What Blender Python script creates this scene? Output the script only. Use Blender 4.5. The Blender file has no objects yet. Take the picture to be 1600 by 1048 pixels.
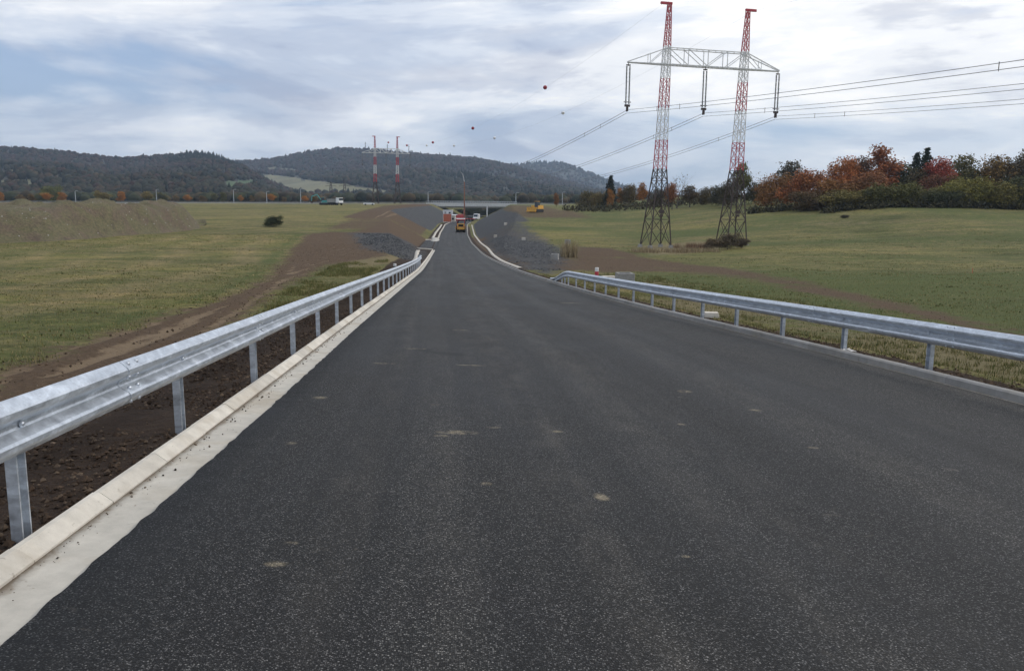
import bpy, math, random
import numpy as np
from mathutils import Vector, Matrix
R = math.radians
random.seed(7); rng = np.random.default_rng(7)
scene = bpy.context.scene
col = scene.collection
# ------------------------------------------------------------------ camera
CAMZ = 1.6
FPX = 1280.0
PITCH = math.atan((524 - 312) / FPX)
ROLL = R(0.5)
cp, sp = math.cos(PITCH), math.sin(PITCH)
right0 = Vector((1, 0, 0)); up0 = Vector((0, sp, cp)); fwd = Vector((0, cp, -sp))
cr, sr = math.cos(ROLL), math.sin(ROLL)
camR = right0 * cr + up0 * sr
camU = -right0 * sr + up0 * cr
cam = bpy.data.cameras.new('camera')
cam.sensor_fit = 'HORIZONTAL'; cam.sensor_width = 36; cam.lens = 36 * FPX / 1600
cam.clip_start = 0.05; cam.clip_end = 20000
camo = bpy.data.objects.new('camera', cam); col.objects.link(camo)
m = Matrix.Identity(4)
for i in range(3):
    m[i][0] = camR[i]; m[i][1] = camU[i]; m[i][2] = -fwd[i]
m[2][3] = CAMZ
camo.matrix_world = m
scene.camera = camo

# ------------------------------------------------------------------ world
SUN_EL, SUN_AZ = R(38), R(75)      # azimuth from +Y (view direction) towards +X
w = bpy.data.worlds.new('World'); scene.world = w; w.use_nodes = True
nt = w.node_tree; nt.nodes.clear()
def nd(nt, t, **kw):
    n = nt.nodes.new(t)
    for k, v in kw.items():
        if k.startswith('i_'):
            n.inputs[k[2:].replace('_', ' ')].default_value = v
        else: setattr(n, k, v)
    return n
def lk(nt, a, b): nt.links.new(a, b)
def ramp(nt, fac, stops, interp='LINEAR'):
    r = nt.nodes.new('ShaderNodeValToRGB'); r.color_ramp.interpolation = interp
    e = r.color_ramp.elements
    while len(e) < len(stops): e.new(0.5)
    for q, (p, c) in zip(e, stops):
        q.position = p; q.color = c if len(c) == 4 else (*c, 1)
    lk(nt, fac, r.inputs['Fac']); return r.outputs['Color']
def mth(nt, op, a, b=None, c=None, clamp=False):
    n = nt.nodes.new('ShaderNodeMath'); n.operation = op; n.use_clamp = clamp
    for i, v in enumerate((a, b, c)):
        if v is None: continue
        if isinstance(v, (int, float)): n.inputs[i].default_value = v
        else: lk(nt, v, n.inputs[i])
    return n.outputs[0]
def mix(nt, fac, a, b, mode='MIX'):
    n = nt.nodes.new('ShaderNodeMix'); n.data_type = 'RGBA'; n.blend_type = mode
    for s, v in ((n.inputs['Factor'], fac), (n.inputs['A'], a), (n.inputs['B'], b)):
        if isinstance(v, (int, float)): s.default_value = v
        elif isinstance(v, tuple): s.default_value = v if len(v) == 4 else (*v, 1)
        else: lk(nt, v, s)
    return n.outputs['Result']
def noise(nt, vec, scale, detail=4, rough=.55, dist=0.0):
    n = nd(nt, 'ShaderNodeTexNoise'); n.inputs['Scale'].default_value = scale
    n.inputs['Detail'].default_value = detail; n.inputs['Roughness'].default_value = rough
    n.inputs['Distortion'].default_value = dist
    if vec is not None: lk(nt, vec, n.inputs['Vector'])
    return n.outputs['Fac']
def mapping(nt, vec, scale=(1, 1, 1), loc=(0, 0, 0), rot=(0, 0, 0)):
    n = nd(nt, 'ShaderNodeMapping'); n.inputs['Scale'].default_value = scale
    n.inputs['Location'].default_value = loc; n.inputs['Rotation'].default_value = rot
    lk(nt, vec, n.inputs['Vector']); return n.outputs['Vector']
sky = nd(nt, 'ShaderNodeTexSky', sky_type='NISHITA', sun_disc=False)
sky.sun_elevation = SUN_EL; sky.sun_rotation = SUN_AZ
sky.air_density = 1.0; sky.dust_density = 2.0; sky.ozone_density = 1.5
tc = nd(nt, 'ShaderNodeTexCoord')
dirv = tc.outputs['Generated']
# broad sheets of stratus: stretched along the horizon
v1 = mapping(nt, dirv, (1.2, 1.2, 4.5), (8.3, 4.7, 2.15))
v2 = mapping(nt, dirv, (2.0, 2.0, 8), (3.4, 1.2, 4.3), (0, R(7), 0))
v3 = mapping(nt, dirv, (5, 5, 22), (7.4, 1.2, 2.3), (0, R(5), 0))
cov = noise(nt, v1, 1.7, 7, .55, .5)
tone = noise(nt, v2, 1.5, 7, .58, .5)
fine = noise(nt, v3, 1.6, 6, .6, .3)
covm = ramp(nt, mth(nt, 'ADD', mth(nt, 'MULTIPLY', cov, .72), mth(nt, 'MULTIPLY', tone, .28)),
            [(.40, (0.08,) * 3), (.49, (.65,) * 3), (.57, (1,) * 3)], 'EASE')
tonesum = mth(nt, 'ADD', mth(nt, 'MULTIPLY', tone, .68), mth(nt, 'MULTIPLY', fine, .32))
cloud = ramp(nt, tonesum, [(.34, (4.6, 4.85, 5.9)), (.43, (6.6, 6.85, 7.6)), (.51, (8.8, 8.95, 9.3)), (.61, (10.6, 10.5, 10.4))], 'EASE')
bluesky = mix(nt, .6, mix(nt, 1.0, sky.outputs['Color'], (.8, .9, 1.1), 'MULTIPLY'), (4.3, 5.7, 7.9))
final = mix(nt, covm, bluesky, cloud)
# the cloud sheet glows broadly towards the veiled sun
sdot = nd(nt, 'ShaderNodeVectorMath', operation='DOT_PRODUCT'); lk(nt, dirv, sdot.inputs[0])
sdot.inputs[1].default_value = (math.sin(SUN_AZ) * math.cos(SUN_EL), math.cos(SUN_AZ) * math.cos(SUN_EL), math.sin(SUN_EL))
glow = ramp(nt, sdot.outputs['Value'], [(0, (.97, .98, 1.0)), (.6, (1.16, 1.14, 1.1)), (1, (1.35, 1.3, 1.22))])
final = mix(nt, 1.0, final, glow, 'MULTIPLY')
bg = nd(nt, 'ShaderNodeBackground'); bg.inputs['Strength'].default_value = 0.1
lk(nt, final, bg.inputs['Color'])
wo = nd(nt, 'ShaderNodeOutputWorld'); lk(nt, bg.outputs[0], wo.inputs['Surface'])
# ------------------------------------------------------------------ sun (veiled by the cloud sheet)
sl = bpy.data.lights.new('sun', 'SUN'); sl.energy = 1.2; sl.angle = R(14); sl.color = (1, .93, .84)
so = bpy.data.objects.new('sun', sl); col.objects.link(so)
sd = Vector((math.sin(SUN_AZ) * math.cos(SUN_EL), math.cos(SUN_AZ) * math.cos(SUN_EL), math.sin(SUN_EL)))
so.rotation_euler = sd.to_track_quat('Z', 'Y').to_euler()
so.location = (30, -20, 60)
vs = scene.view_settings
vs.view_transform = 'Standard'; vs.look = 'None'; vs.exposure = 0.15; vs.gamma = 1; vs.use_curve_mapping = False

# ------------------------------------------------------------------ pixel <-> place
def ray(x, y):
    dx, dy = x - 800, y - 524
    u = (dx * cr + dy * sr) / FPX
    v = -(-dx * sr + dy * cr) / FPX
    return np.array([u, cp + v * sp, -sp + v * cp])
def at_y(x, y, Y):
    d = ray(x, y); t = Y / d[1]
    return Vector((d[0] * t, Y, CAMZ + d[2] * t))
def px(p):
    d = Vector(p) - Vector((0, 0, CAMZ)); z = d.dot(fwd)
    return 800 + FPX * d.dot(camR) / z, 524 - FPX * d.dot(camU) / z

YS = np.arange(-80, 640.01, 0.5)
def smooth_interp(pts, win):
    pts = np.array(sorted(pts)); v = np.interp(YS, pts[:, 0], pts[:, 1])
    # linear extrapolation
    s0 = (pts[1, 1] - pts[0, 1]) / (pts[1, 0] - pts[0, 0]); v = np.where(YS < pts[0, 0], pts[0, 1] + s0 * (YS - pts[0, 0]), v)
    s1 = (pts[-1, 1] - pts[-2, 1]) / (pts[-1, 0] - pts[-2, 0]); v = np.where(YS > pts[-1, 0], pts[-1, 1] + s1 * (YS - pts[-1, 0]), v)
    n = int(win / .5) | 1
    k = np.hanning(n + 2)[1:-1]; k /= k.sum()
    for _ in range(2):
        vv = np.concatenate([v[0] + (v[1] - v[0]) * np.arange(-n, 0), v, v[-1] + (v[-1] - v[-2]) * np.arange(1, n + 1)])
        v = np.convolve(vv, k, 'same')[n:-n]
    return lambda Y, v=v: np.interp(Y, YS, v)
zc = smooth_interp([(-12, .68), (0, -.07), (20, -1.31), (40, -2.53), (60, -3.6), (85, -4.65), (114, -5.45), (160, -6.5),
                    (200, -7.05), (270, -7.55), (350, -7.6), (450, -7.4), (600, -7.2)], 14)
def xfall(Y): return 0.017 * np.clip((120 - np.asarray(Y, float)) / 80, 0, 1)
HALF = 3.95
def zL(Y): return zc(Y) + HALF * xfall(Y)
def zR(Y): return zc(Y) - HALF * xfall(Y)
def on_profile(x, y, zf):
    d = ray(x, y); Y = np.arange(1.5, 600, .05)
    zz = CAMZ + d[2] / d[1] * Y - zf(Y)
    k = np.argmax(zz < 0) if (zz < 0).any() else len(Y) - 1
    return Y[k], d[0] / d[1] * Y[k]
Lpx = [(0, 1010), (200, 835), (400, 660), (560, 510), (640, 440), (660, 423), (672, 405), (679.6, 392), (684, 378), (689, 364)]
Rpx = [(1600, 634), (1420, 585), (1200, 531), (1000, 482), (850, 438), (780, 412), (754, 398), (737, 381), (730, 367)]
Lp = [on_profile(x, y, zL) for x, y in Lpx] + [(300, -24.5), (350, -25.2), (450, -25.0), (600, -24.5)]
Rp = [on_profile(x, y, zR) for x, y in Rpx] + [(300, -16.7), (350, -17.3), (450, -17.0), (600, -16.5)]
XL = smooth_interp(Lp, 8); XR = smooth_interp(Rp, 8)
def zroad(X, Y):
    return zc(Y) - xfall(Y) * (X - (XL(Y) + XR(Y)) / 2)
GL, KL = 0.32, 0.13          # left gutter and kerb widths
GR, KR = 0.09, 0.13
KH = 0.065; KHR = 0.10
FLz = smooth_interp([(-60, -.4), (-20, -.75), (0, -.9), (15, -1.75), (40, -2.9), (70, -3.45), (100, -3.6), (130, -3.35), (180, -2.4),
                     (250, -1.2), (330, -.75), (420, -.75), (600, -.9)], 16)
FRz = smooth_interp([(-60, -.3), (0, -1.0), (10, -1.45), (20, -1.95), (40, -2.85), (60, -3.6), (90, -4.4), (115, -4.8), (140, -4.2), (170, -3.1),
                     (220, -1.7), (300, -.8), (420, -.75), (600, -.9)], 16)
def sstep(a, b, x):
    t = np.clip((x - a) / (b - a), 0, 1); return t * t * (3 - 2 * t)
def vnoise(x, y, s, seed=0):
    x = np.asarray(x, float) / s + seed * 17.3; y = np.asarray(y, float) / s + seed * 9.1
    xi = np.floor(x); yi = np.floor(y); fx = x - xi; fy = y - yi
    def h(a, b):
        n = np.sin(a * 127.1 + b * 311.7 + seed * 74.7) * 43758.5453; return n - np.floor(n)
    fx = fx * fx * (3 - 2 * fx); fy = fy * fy * (3 - 2 * fy)
    return (h(xi, yi) * (1 - fx) + h(xi + 1, yi) * fx) * (1 - fy) + (h(xi, yi + 1) * (1 - fx) + h(xi + 1, yi + 1) * fx) * fy - .5
def fbm(x, y, s, seed=0, o=4):
    r = 0; a = 1
    for k in range(o): r = r + a * vnoise(x, y, s / 2 ** k, seed + k); a *= .5
    return r
def fieldL(X, Y):
    z = FLz(Y) - .0058 * np.clip(-30 - X, 0, 420) * sstep(150, 400, Y) + .35 * fbm(X, Y, 28, 3, 3) * sstep(10, 60, Y)
    return z
def fieldR(X, Y):
    far = np.clip(X - 25, 0, 46) * .09 * sstep(70, 165, Y) * (1 - sstep(330, 600, Y))
    return FRz(Y) + far + .4 * fbm(X, Y, 30, 5, 3) * sstep(10, 60, Y)
def terr(X, Y):
    X = np.asarray(X, float); Y = np.asarray(Y, float)
    Yc = np.clip(Y, -80, 640)
    dl = (XL(Yc) - GL - KL) - X; dr = X - (XR(Yc) + GR + KR)
    # left
    zk = zL(Yc) + KH - .05; f = fieldL(X, Yc) - zk
    verge = np.where(Yc < 95, 1.25, 2.0); sl_ = np.where(Yc < 95, .34, .5)
    al = np.maximum(0, dl - verge) * sl_
    zl = zk + np.where(f > 0, np.minimum(f, al), np.maximum(f, -al)) - .05 * sstep(.05, .5, dl)
    zk2 = zR(Yc) + KHR - .05; f2 = fieldR(X, Yc) - zk2
    al2 = np.maximum(0, dr - np.where(Yc < 95, .9, 2.2)) * np.where(Yc < 95, .3, .5)
    zr_ = zk2 + np.where(f2 > 0, np.minimum(f2, al2), np.maximum(f2, -al2)) - .04 * sstep(.05, .4, dr)
    z = np.where(dl > 0, zl, np.where(dr > 0, zr_, zc(Yc) - .35))
    # small relief
    dd = np.maximum(dl, dr)
    amp = .05 * sstep(.15, 1.2, dd) * sstep(-10, 5, Y)
    z = z + amp * (fbm(X, Y, 1.1, 11, 3)) + .1 * sstep(2, 6, dd) * fbm(X, Y, 5, 21, 3)
    return z
def on_terr(x, y, Ymax=640):
    d = ray(x, y); Y = np.concatenate([np.arange(2, 60, .1), np.arange(60, Ymax, .4)])
    X = d[0] / d[1] * Y; zz = CAMZ + d[2] / d[1] * Y - terr(X, Y)
    if not (zz < 0).any(): k = len(Y) - 1
    else: k = int(np.argmax(zz < 0))
    return Vector((X[k], Y[k], float(terr(X[k], Y[k]))))
def place(x, Y):
    """ground point at column x (taken near the horizon row) and depth Y"""
    z = -3.0
    for _ in range(4):
        yy = 312 + (CAMZ - z) / Y * 1270 + (x - 800) * sr
        d = ray(x, yy); X = d[0] / d[1] * Y; z = float(terr(X, Y))
    return Vector((X, Y, z))

# ------------------------------------------------------------------ materials
MATS = {}
def newmat(name):
    mt = bpy.data.materials.new(name); mt.use_nodes = True
    n = mt.node_tree; b = n.nodes['Principled BSDF']; MATS[name] = mt
    return mt, n, b
def bump(n, b, h, strength=.4, dist=.02, prev=None):
    bp = nd(n, 'ShaderNodeBump'); bp.inputs['Strength'].default_value = strength; bp.inputs['Distance'].default_value = dist
    lk(n, h, bp.inputs['Height'])
    if prev is not None: lk(n, prev, bp.inputs['Normal'])
    lk(n, bp.outputs[0], b.inputs['Normal']); return bp.outputs[0]
def simple(name, c, rough=.6, metal=0.0, var=.18, scale=3.0, bmp=0.0, dirt=None):
    mt, n, b = newmat(name)
    g = nd(n, 'ShaderNodeNewGeometry').outputs['Position']
    f = noise(n, g, scale, 5, .6)
    lo = tuple(v * (1 - var) for v in c); hi = tuple(min(1, v * (1 + var)) for v in c)
    cc = ramp(n, f, [(.3, lo), (.7, hi)])
    if dirt:
        f2 = noise(n, g, scale * .6, 6, .7, .5)
        cc = mix(n, ramp(n, f2, [(.5, (0,) * 3), (.72, (.7,) * 3)]), cc, dirt)
    lk(n, cc, b.inputs['Base Color'])
    rr = ramp(n, f, [(.3, (max(0, rough - .1),) * 3), (.7, (min(1, rough + .12),) * 3)]); lk(n, rr, b.inputs['Roughness'])
    b.inputs['Metallic'].default_value = metal
    if bmp: bump(n, b, noise(n, g, scale * 8, 4, .6), bmp, .02)
    return mt
def mat_asphalt():
    mt, n, b = newmat('asphalt')
    uv = nd(n, 'ShaderNodeUVMap', uv_map='road').outputs['UV']
    vor = nd(n, 'ShaderNodeTexVoronoi'); vor.inputs['Scale'].default_value = 125; lk(n, uv, vor.inputs['Vector'])
    vd = vor.outputs['Distance']
    vc = nd(n, 'ShaderNodeSeparateColor'); lk(n, vor.outputs['Color'], vc.inputs[0])
    stone = ramp(n, vc.outputs[0], [(0, (.008, .008, .008)), (.4, (.018, .018, .018)), (.7, (.058, .0575, .057)), (.9, (.15, .148, .145)), (1, (.32, .312, .30))])
    binder = (.009, .0088, .0086)
    c = mix(n, ramp(n, vd, [(.38, (0,) * 3), (.62, (1,) * 3)]), stone, binder)
    big = noise(n, mapping(n, uv, (.55, .16, 1)), 1.0, 6, .62, .4)
    c = mix(n, 1.0, c, ramp(n, big, [(.3, (.72, .73, .76)), (.7, (1.42, 1.38, 1.30))]), 'MULTIPLY')
    # wheel lanes and paver joints, running along the road
    su = nd(n, 'ShaderNodeSeparateXYZ'); lk(n, uv, su.inputs[0])
    lane = noise(n, mapping(n, uv, (1.5, .018, 1)), 1.0, 5, .65)
    bands = noise(n, mapping(n, uv, (1.05, .006, 1), (4.2, .3, 0)), 1.0, 4, .6)
    c = mix(n, 1.0, c, ramp(n, bands, [(.33, (.40, .40, .415)), (.5, (.64, .645, .66)), (.66, (1.0, .99, .97))]), 'MULTIPLY')
    seam = mth(n, 'ABSOLUTE', mth(n, 'SUBTRACT', mth(n, 'ADD', su.outputs[0], mth(n, 'MULTIPLY', noise(n, mapping(n, uv, (0, .3, 1)), 1.0, 3), .06)), .55))
    c = mix(n, ramp(n, seam, [(.0, (.5,) * 3), (.035, (0,) * 3)]), c, (.012, .012, .012))
    dusty = mth(n, 'MULTIPLY', ramp(n, lane, [(.47, (0,) * 3), (.66, (1,) * 3)]), ramp(n, noise(n, mapping(n, uv, (2.2, .9, 1)), 1.3, 6, .7), [(.42, (0,) * 3), (.66, (1,) * 3)]))
    # dried clay dropped by tyres: small splats, with a few larger ones
    sp1 = noise(n, mapping(n, uv, (1.5, 1.0, 1), (3.3, 8.1, 0)), 1.0, 3, .6)
    sp2 = noise(n, uv, 8.5, 6, .72, .6)
    splat = mth(n, 'MULTIPLY', ramp(n, sp1, [(.56, (0,) * 3), (.68, (1,) * 3)]), ramp(n, sp2, [(.57, (0,) * 3), (.66, (1,) * 3)]))
    ell = None
    for (x, y, a, q) in SPLATS:
        Y, X = on_profile(x, y, zc); uu, vv = X - (XL(Y) + XR(Y)) / 2, Y
        ex = mth(n, 'DIVIDE', mth(n, 'SUBTRACT', su.outputs[0], float(uu)), a); ey = mth(n, 'DIVIDE', mth(n, 'SUBTRACT', su.outputs[1], float(vv)), q)
        r = mth(n, 'SQRT', mth(n, 'ADD', mth(n, 'MULTIPLY', ex, ex), mth(n, 'MULTIPLY', ey, ey)))
        k = mth(n, 'SUBTRACT', 1.0, r, clamp=True)
        ell = k if ell is None else mth(n, 'MAXIMUM', ell, k)
    ellm = mth(n, 'MULTIPLY', ramp(n, ell, [(0, (0,) * 3), (.55, (1,) * 3)]), ramp(n, sp2, [(.40, (0,) * 3), (.60, (1,) * 3)]))
    dk = None
    for (x, y, a, q) in [(706, 559, .32, .22), (662, 552, .22, .25), (735, 560, .15, .1), (690, 556, .5, .12)]:
        Y, X = on_profile(x, y, zc); uu, vv = X - (XL(Y) + XR(Y)) / 2, Y
        ex = mth(n, 'DIVIDE', mth(n, 'SUBTRACT', su.outputs[0], float(uu)), a); ey = mth(n, 'DIVIDE', mth(n, 'SUBTRACT', su.outputs[1], float(vv)), q)
        k = mth(n, 'SUBTRACT', 1.0, mth(n, 'SQRT', mth(n, 'ADD', mth(n, 'MULTIPLY', ex, ex), mth(n, 'MULTIPLY', ey, ey))), clamp=True)
        dk = k if dk is None else mth(n, 'MAXIMUM', dk, k)
    c = mix(n, ramp(n, mth(n, 'MULTIPLY', dk, mth(n, 'ADD', sp2, .2)), [(.12, (0,) * 3), (.35, (.85,) * 3)]), c, (.006, .006, .0065))
    tan = (.21, .187, .155)
    keep = ramp(n, vd, [(.2, (1,) * 3), (.7, (.35,) * 3)])
    c = mix(n, mth(n, 'MULTIPLY', mth(n, 'MULTIPLY', dusty, .27), keep), c, tan)
    c = mix(n, mth(n, 'MULTIPLY', splat, .30), c, tan)
    c = mix(n, mth(n, 'MULTIPLY', mth(n, 'MULTIPLY', ellm, keep), .95), c, (.36, .30, .20))
    lk(n, c, b.inputs['Base Color'])
    lk(n, ramp(n, big, [(.3, (.62,) * 3), (.7, (.78,) * 3)]), b.inputs['Roughness'])
    b.inputs['Specular IOR Level'].default_value = .28
    h = mth(n, 'ADD', mth(n, 'MULTIPLY', vd, -1.0), mth(n, 'MULTIPLY', noise(n, uv, 260, 3, .6), .35))
    bump(n, b, h, .75, .006)
    return mt
SPLATS = [(432, 901, .07, .05), (455, 866, .05, .035), (1071, 880, .03, .025), (1010, 950, .025, .015), (715, 684, .22, .10), (870, 680, .07, .06), (760, 768, .06, .05), (940, 785, .06, .12),
          (600, 575, .2, .06), (735, 575, .25, .06), (1070, 612, .1, .12), (1065, 665, .05, .05), (500, 632, .1, .1), (455, 707, .06, .06), (720, 519, .2, .08), (890, 472, .4, .2), (650, 550, .2, .1),
          (770, 676, .09, .04), (690, 690, .08, .05), (1180, 640, .08, .06), (1270, 700, .06, .04), (680, 640, .06, .04)]
def mat_ground():
    mt, n, b = newmat('ground')
    g = nd(n, 'ShaderNodeNewGeometry').outputs['Position']
    at = nd(n, 'ShaderNodeAttribute', attribute_name='mask'); s = nd(n, 'ShaderNodeSeparateColor'); lk(n, at.outputs['Color'], s.inputs[0])
    at2 = nd(n, 'ShaderNodeAttribute', attribute_name='mask2'); s2 = nd(n, 'ShaderNodeSeparateColor'); lk(n, at2.outputs['Color'], s2.inputs[0])
    n1 = noise(n, g, .9, 6, .65, .3); n2 = noise(n, g, 7, 5, .65); n3 = noise(n, g, .12, 5, .6, .4); n4 = noise(n, g, 45, 4, .7)
    ns = noise(n, mapping(n, g, (.25, 1.6, 1), rot=(0, 0, R(14))), 1.0, 6, .65, .5)
    ns2 = noise(n, mapping(n, g, (.07, .55, 1), rot=(0, 0, R(-10))), 1.0, 6, .68, .7)
    grass = ramp(n, mth(n, 'ADD', mth(n, 'MULTIPLY', n1, .5), mth(n, 'MULTIPLY', n2, .5)), [(.3, (.058, .070, .018)), (.5, (.102, .110, .032)), (.72, (.18, .158, .060))])
    straw = ramp(n, n4, [(.3, (.15, .115, .055)), (.7, (.29, .235, .125))])
    green = ramp(n, n2, [(.3, (.042, .062, .016)), (.7, (.088, .112, .032))])
    m1 = ramp(n, mth(n, 'ADD', mth(n, 'MULTIPLY', ns, .55), mth(n, 'MULTIPLY', ns2, .45)), [(.42, (0,) * 3), (.62, (.75,) * 3)])
    mow = mth(n, 'MULTIPLY', at.outputs['Alpha'], ramp(n, mth(n, 'ADD', mth(n, 'MULTIPLY', n1, .5), mth(n, 'MULTIPLY', ns2, .5)), [(.32, (0,) * 3), (.52, (.85,) * 3)]))
    c = mix(n, mth(n, 'MAXIMUM', m1, mow), grass, straw)
    c = mix(n, mth(n, 'MULTIPLY', ramp(n, n3, [(.45, (0,) * 3), (.62, (1,) * 3)]), .35), c, green)
    tn = mth(n, 'ADD', mth(n, 'MULTIPLY', noise(n, mapping(n, g, (.5, 1, 1)), .055, 6, .62, .8), .55), mth(n, 'MULTIPLY', noise(n, mapping(n, g, (.45, 1, 1)), .42, 6, .7, .6), .45))
    c = mix(n, 1.0, c, ramp(n, tn, [(.36, (.50, .58, .48)), (.5, (1, 1, 1)), (.62, (1.42, 1.30, 1.18))]), 'MULTIPLY')
    c = mix(n, 1.0, c, ramp(n, noise(n, g, 2.3, 7, .8, .4), [(.38, (.52, .58, .50)), (.5, (1, 1, 1)), (.62, (1.45, 1.36, 1.22))]), 'MULTIPLY')
    brn = ramp(n, noise(n, mapping(n, g, (.5, 1.1, 1), (31, 7, 0)), .16, 7, .68, .7), [(.52, (0,) * 3), (.68, (.65,) * 3)])
    c = mix(n, brn, c, ramp(n, n4, [(.3, (.10, .078, .038)), (.7, (.185, .145, .075))]))
    edge = mth(n, 'ADD', mth(n, 'MULTIPLY', mth(n, 'SUBTRACT', n1, .5), 1.1), mth(n, 'MULTIPLY', mth(n, 'SUBTRACT', n2, .5), .7))
    def msk(sock, lo=.4, hi=.62): return ramp(n, mth(n, 'ADD', sock, edge), [(lo, (0,) * 3), (hi, (1,) * 3)])
    # lush green fringe
    c = mix(n, mth(n, 'MULTIPLY', msk(s2.outputs[0]), .75), c, green)
    # dry
    dryc = ramp(n, mth(n, 'ADD', mth(n, 'MULTIPLY', n2, .5), mth(n, 'MULTIPLY', n4, .5)), [(.3, (.11, .085, .045)), (.7, (.26, .21, .12))])
    c = mix(n, mth(n, 'MULTIPLY', msk(s.outputs[2]), .8), c, dryc)
    dirt = ramp(n, mth(n, 'ADD', mth(n, 'MULTIPLY', n2, .45), mth(n, 'MULTIPLY', n4, .55)), [(.30, (.046, .030, .018)), (.5, (.092, .061, .037)), (.70, (.18, .125, .078))])
    c = mix(n, msk(s.outputs[0]), c, dirt)
    # dry, rutted crust of the track
    crust = ramp(n, n4, [(.3, (.16, .115, .070)), (.7, (.29, .215, .138))])
    c = mix(n, mth(n, 'MULTIPLY', msk(s2.outputs[1], .40, .75), .8), c, crust)
    # dark freshly turned topsoil
    top = ramp(n, mth(n, 'ADD', mth(n, 'MULTIPLY', n2, .4), mth(n, 'MULTIPLY', n4, .6)), [(.3, (.020, .0125, .009)), (.55, (.044, .028, .018)), (.75, (.085, .058, .038))])
    c = mix(n, msk(s2.outputs[2], .38, .55), c, top)
    vg = nd(n, 'ShaderNodeTexVoronoi'); vg.inputs['Scale'].default_value = 5.5; lk(n, g, vg.inputs['Vector'])
    sv = nd(n, 'ShaderNodeSeparateColor'); lk(n, vg.outputs['Color'], sv.inputs[0])
    grav = mix(n, .5, ramp(n, sv.outputs[0], [(0, (.022, .024, .027)), (.6, (.062, .065, .07)), (1, (.15, .15, .15))]), ramp(n, n1, [(.3, (.03, .031, .033)), (.7, (.085, .083, .08))]))
    c = mix(n, msk(s.outputs[1], .4, .6), c, grav)
    lk(n, c, b.inputs['Base Color'])
    b.inputs['Roughness'].default_value = .95; b.inputs['Specular IOR Level'].default_value = .15
    bp = bump(n, b, n4, .7, .03); bump(n, b, n2, .8, .12, bp)
    return mt
def mat_leaf():
    mt, n, b = newmat('foliage')
    oi = nd(n, 'ShaderNodeObjectInfo'); ge = nd(n, 'ShaderNodeNewGeometry')
    nn = noise(n, ge.outputs['Position'], .45, 4, .6)
    k = mth(n, 'ADD', mth(n, 'MULTIPLY', ge.outputs['Random Per Island'], .9), mth(n, 'MULTIPLY', nn, 1.1))
    c = mix(n, 1.0, oi.outputs['Color'], ramp(n, mth(n, 'MULTIPLY', k, .6), [(.2, (.45, .5, .5)), (.55, (1, 1, 1)), (.9, (1.75, 1.6, 1.3))]), 'MULTIPLY')
    hu = ramp(n, noise(n, ge.outputs['Position'], .22, 4, .6, .5), [(.42, (0,) * 3), (.68, (.6,) * 3)])
    c = mix(n, hu, c, mix(n, .55, c, (.085, .078, .032)))
    lk(n, c, b.inputs['Base Color']); b.inputs['Roughness'].default_value = .8; b.inputs['Specular IOR Level'].default_value = .2
    return mt
def mat_attr(name, rough=.9):
    mt, n, b = newmat(name)
    a = nd(n, 'ShaderNodeAttribute', attribute_name='tint'); ge = nd(n, 'ShaderNodeNewGeometry')
    c = mix(n, 1.0, a.outputs['Color'], ramp(n, noise(n, ge.outputs['Position'], .3 if name == 'forest' else 2, 4), [(.3, (.75,) * 3), (.7, (1.25,) * 3)]), 'MULTIPLY')
    lk(n, c, b.inputs['Base Color']); b.inputs['Roughness'].default_value = rough; b.inputs['Specular IOR Level'].default_value = .15
    return mt
def mat_galv(name='galvanised', base=(.57, .61, .66)):
    mt, n, b = newmat(name)
    tcn = nd(n, 'ShaderNodeNewGeometry').outputs['Position']
    f = noise(n, mapping(n, tcn, (3, 3, 9)), 1.6, 6, .65, .6); sp_ = nd(n, 'ShaderNodeTexVoronoi'); sp_.inputs['Scale'].default_value = 55; lk(n, tcn, sp_.inputs['Vector'])
    s = nd(n, 'ShaderNodeSeparateColor'); lk(n, sp_.outputs['Color'], s.inputs[0])
    c = ramp(n, f, [(.3, tuple(v * .66 for v in base)), (.55, base), (.72, tuple(min(1, v * 1.4) for v in base))])
    c = mix(n, .22, c, ramp(n, s.outputs[0], [(0, tuple(v * .7 for v in base)), (1, tuple(min(1, v * 1.3) for v in base))]))
    lk(n, c, b.inputs['Base Color']); b.inputs['Metallic'].default_value = .72
    lk(n, ramp(n, f, [(.3, (.30,) * 3), (.75, (.58,) * 3)]), b.inputs['Roughness'])
    bump(n, b, noise(n, tcn, 6, 3), .12, .02)
    return mt
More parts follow.
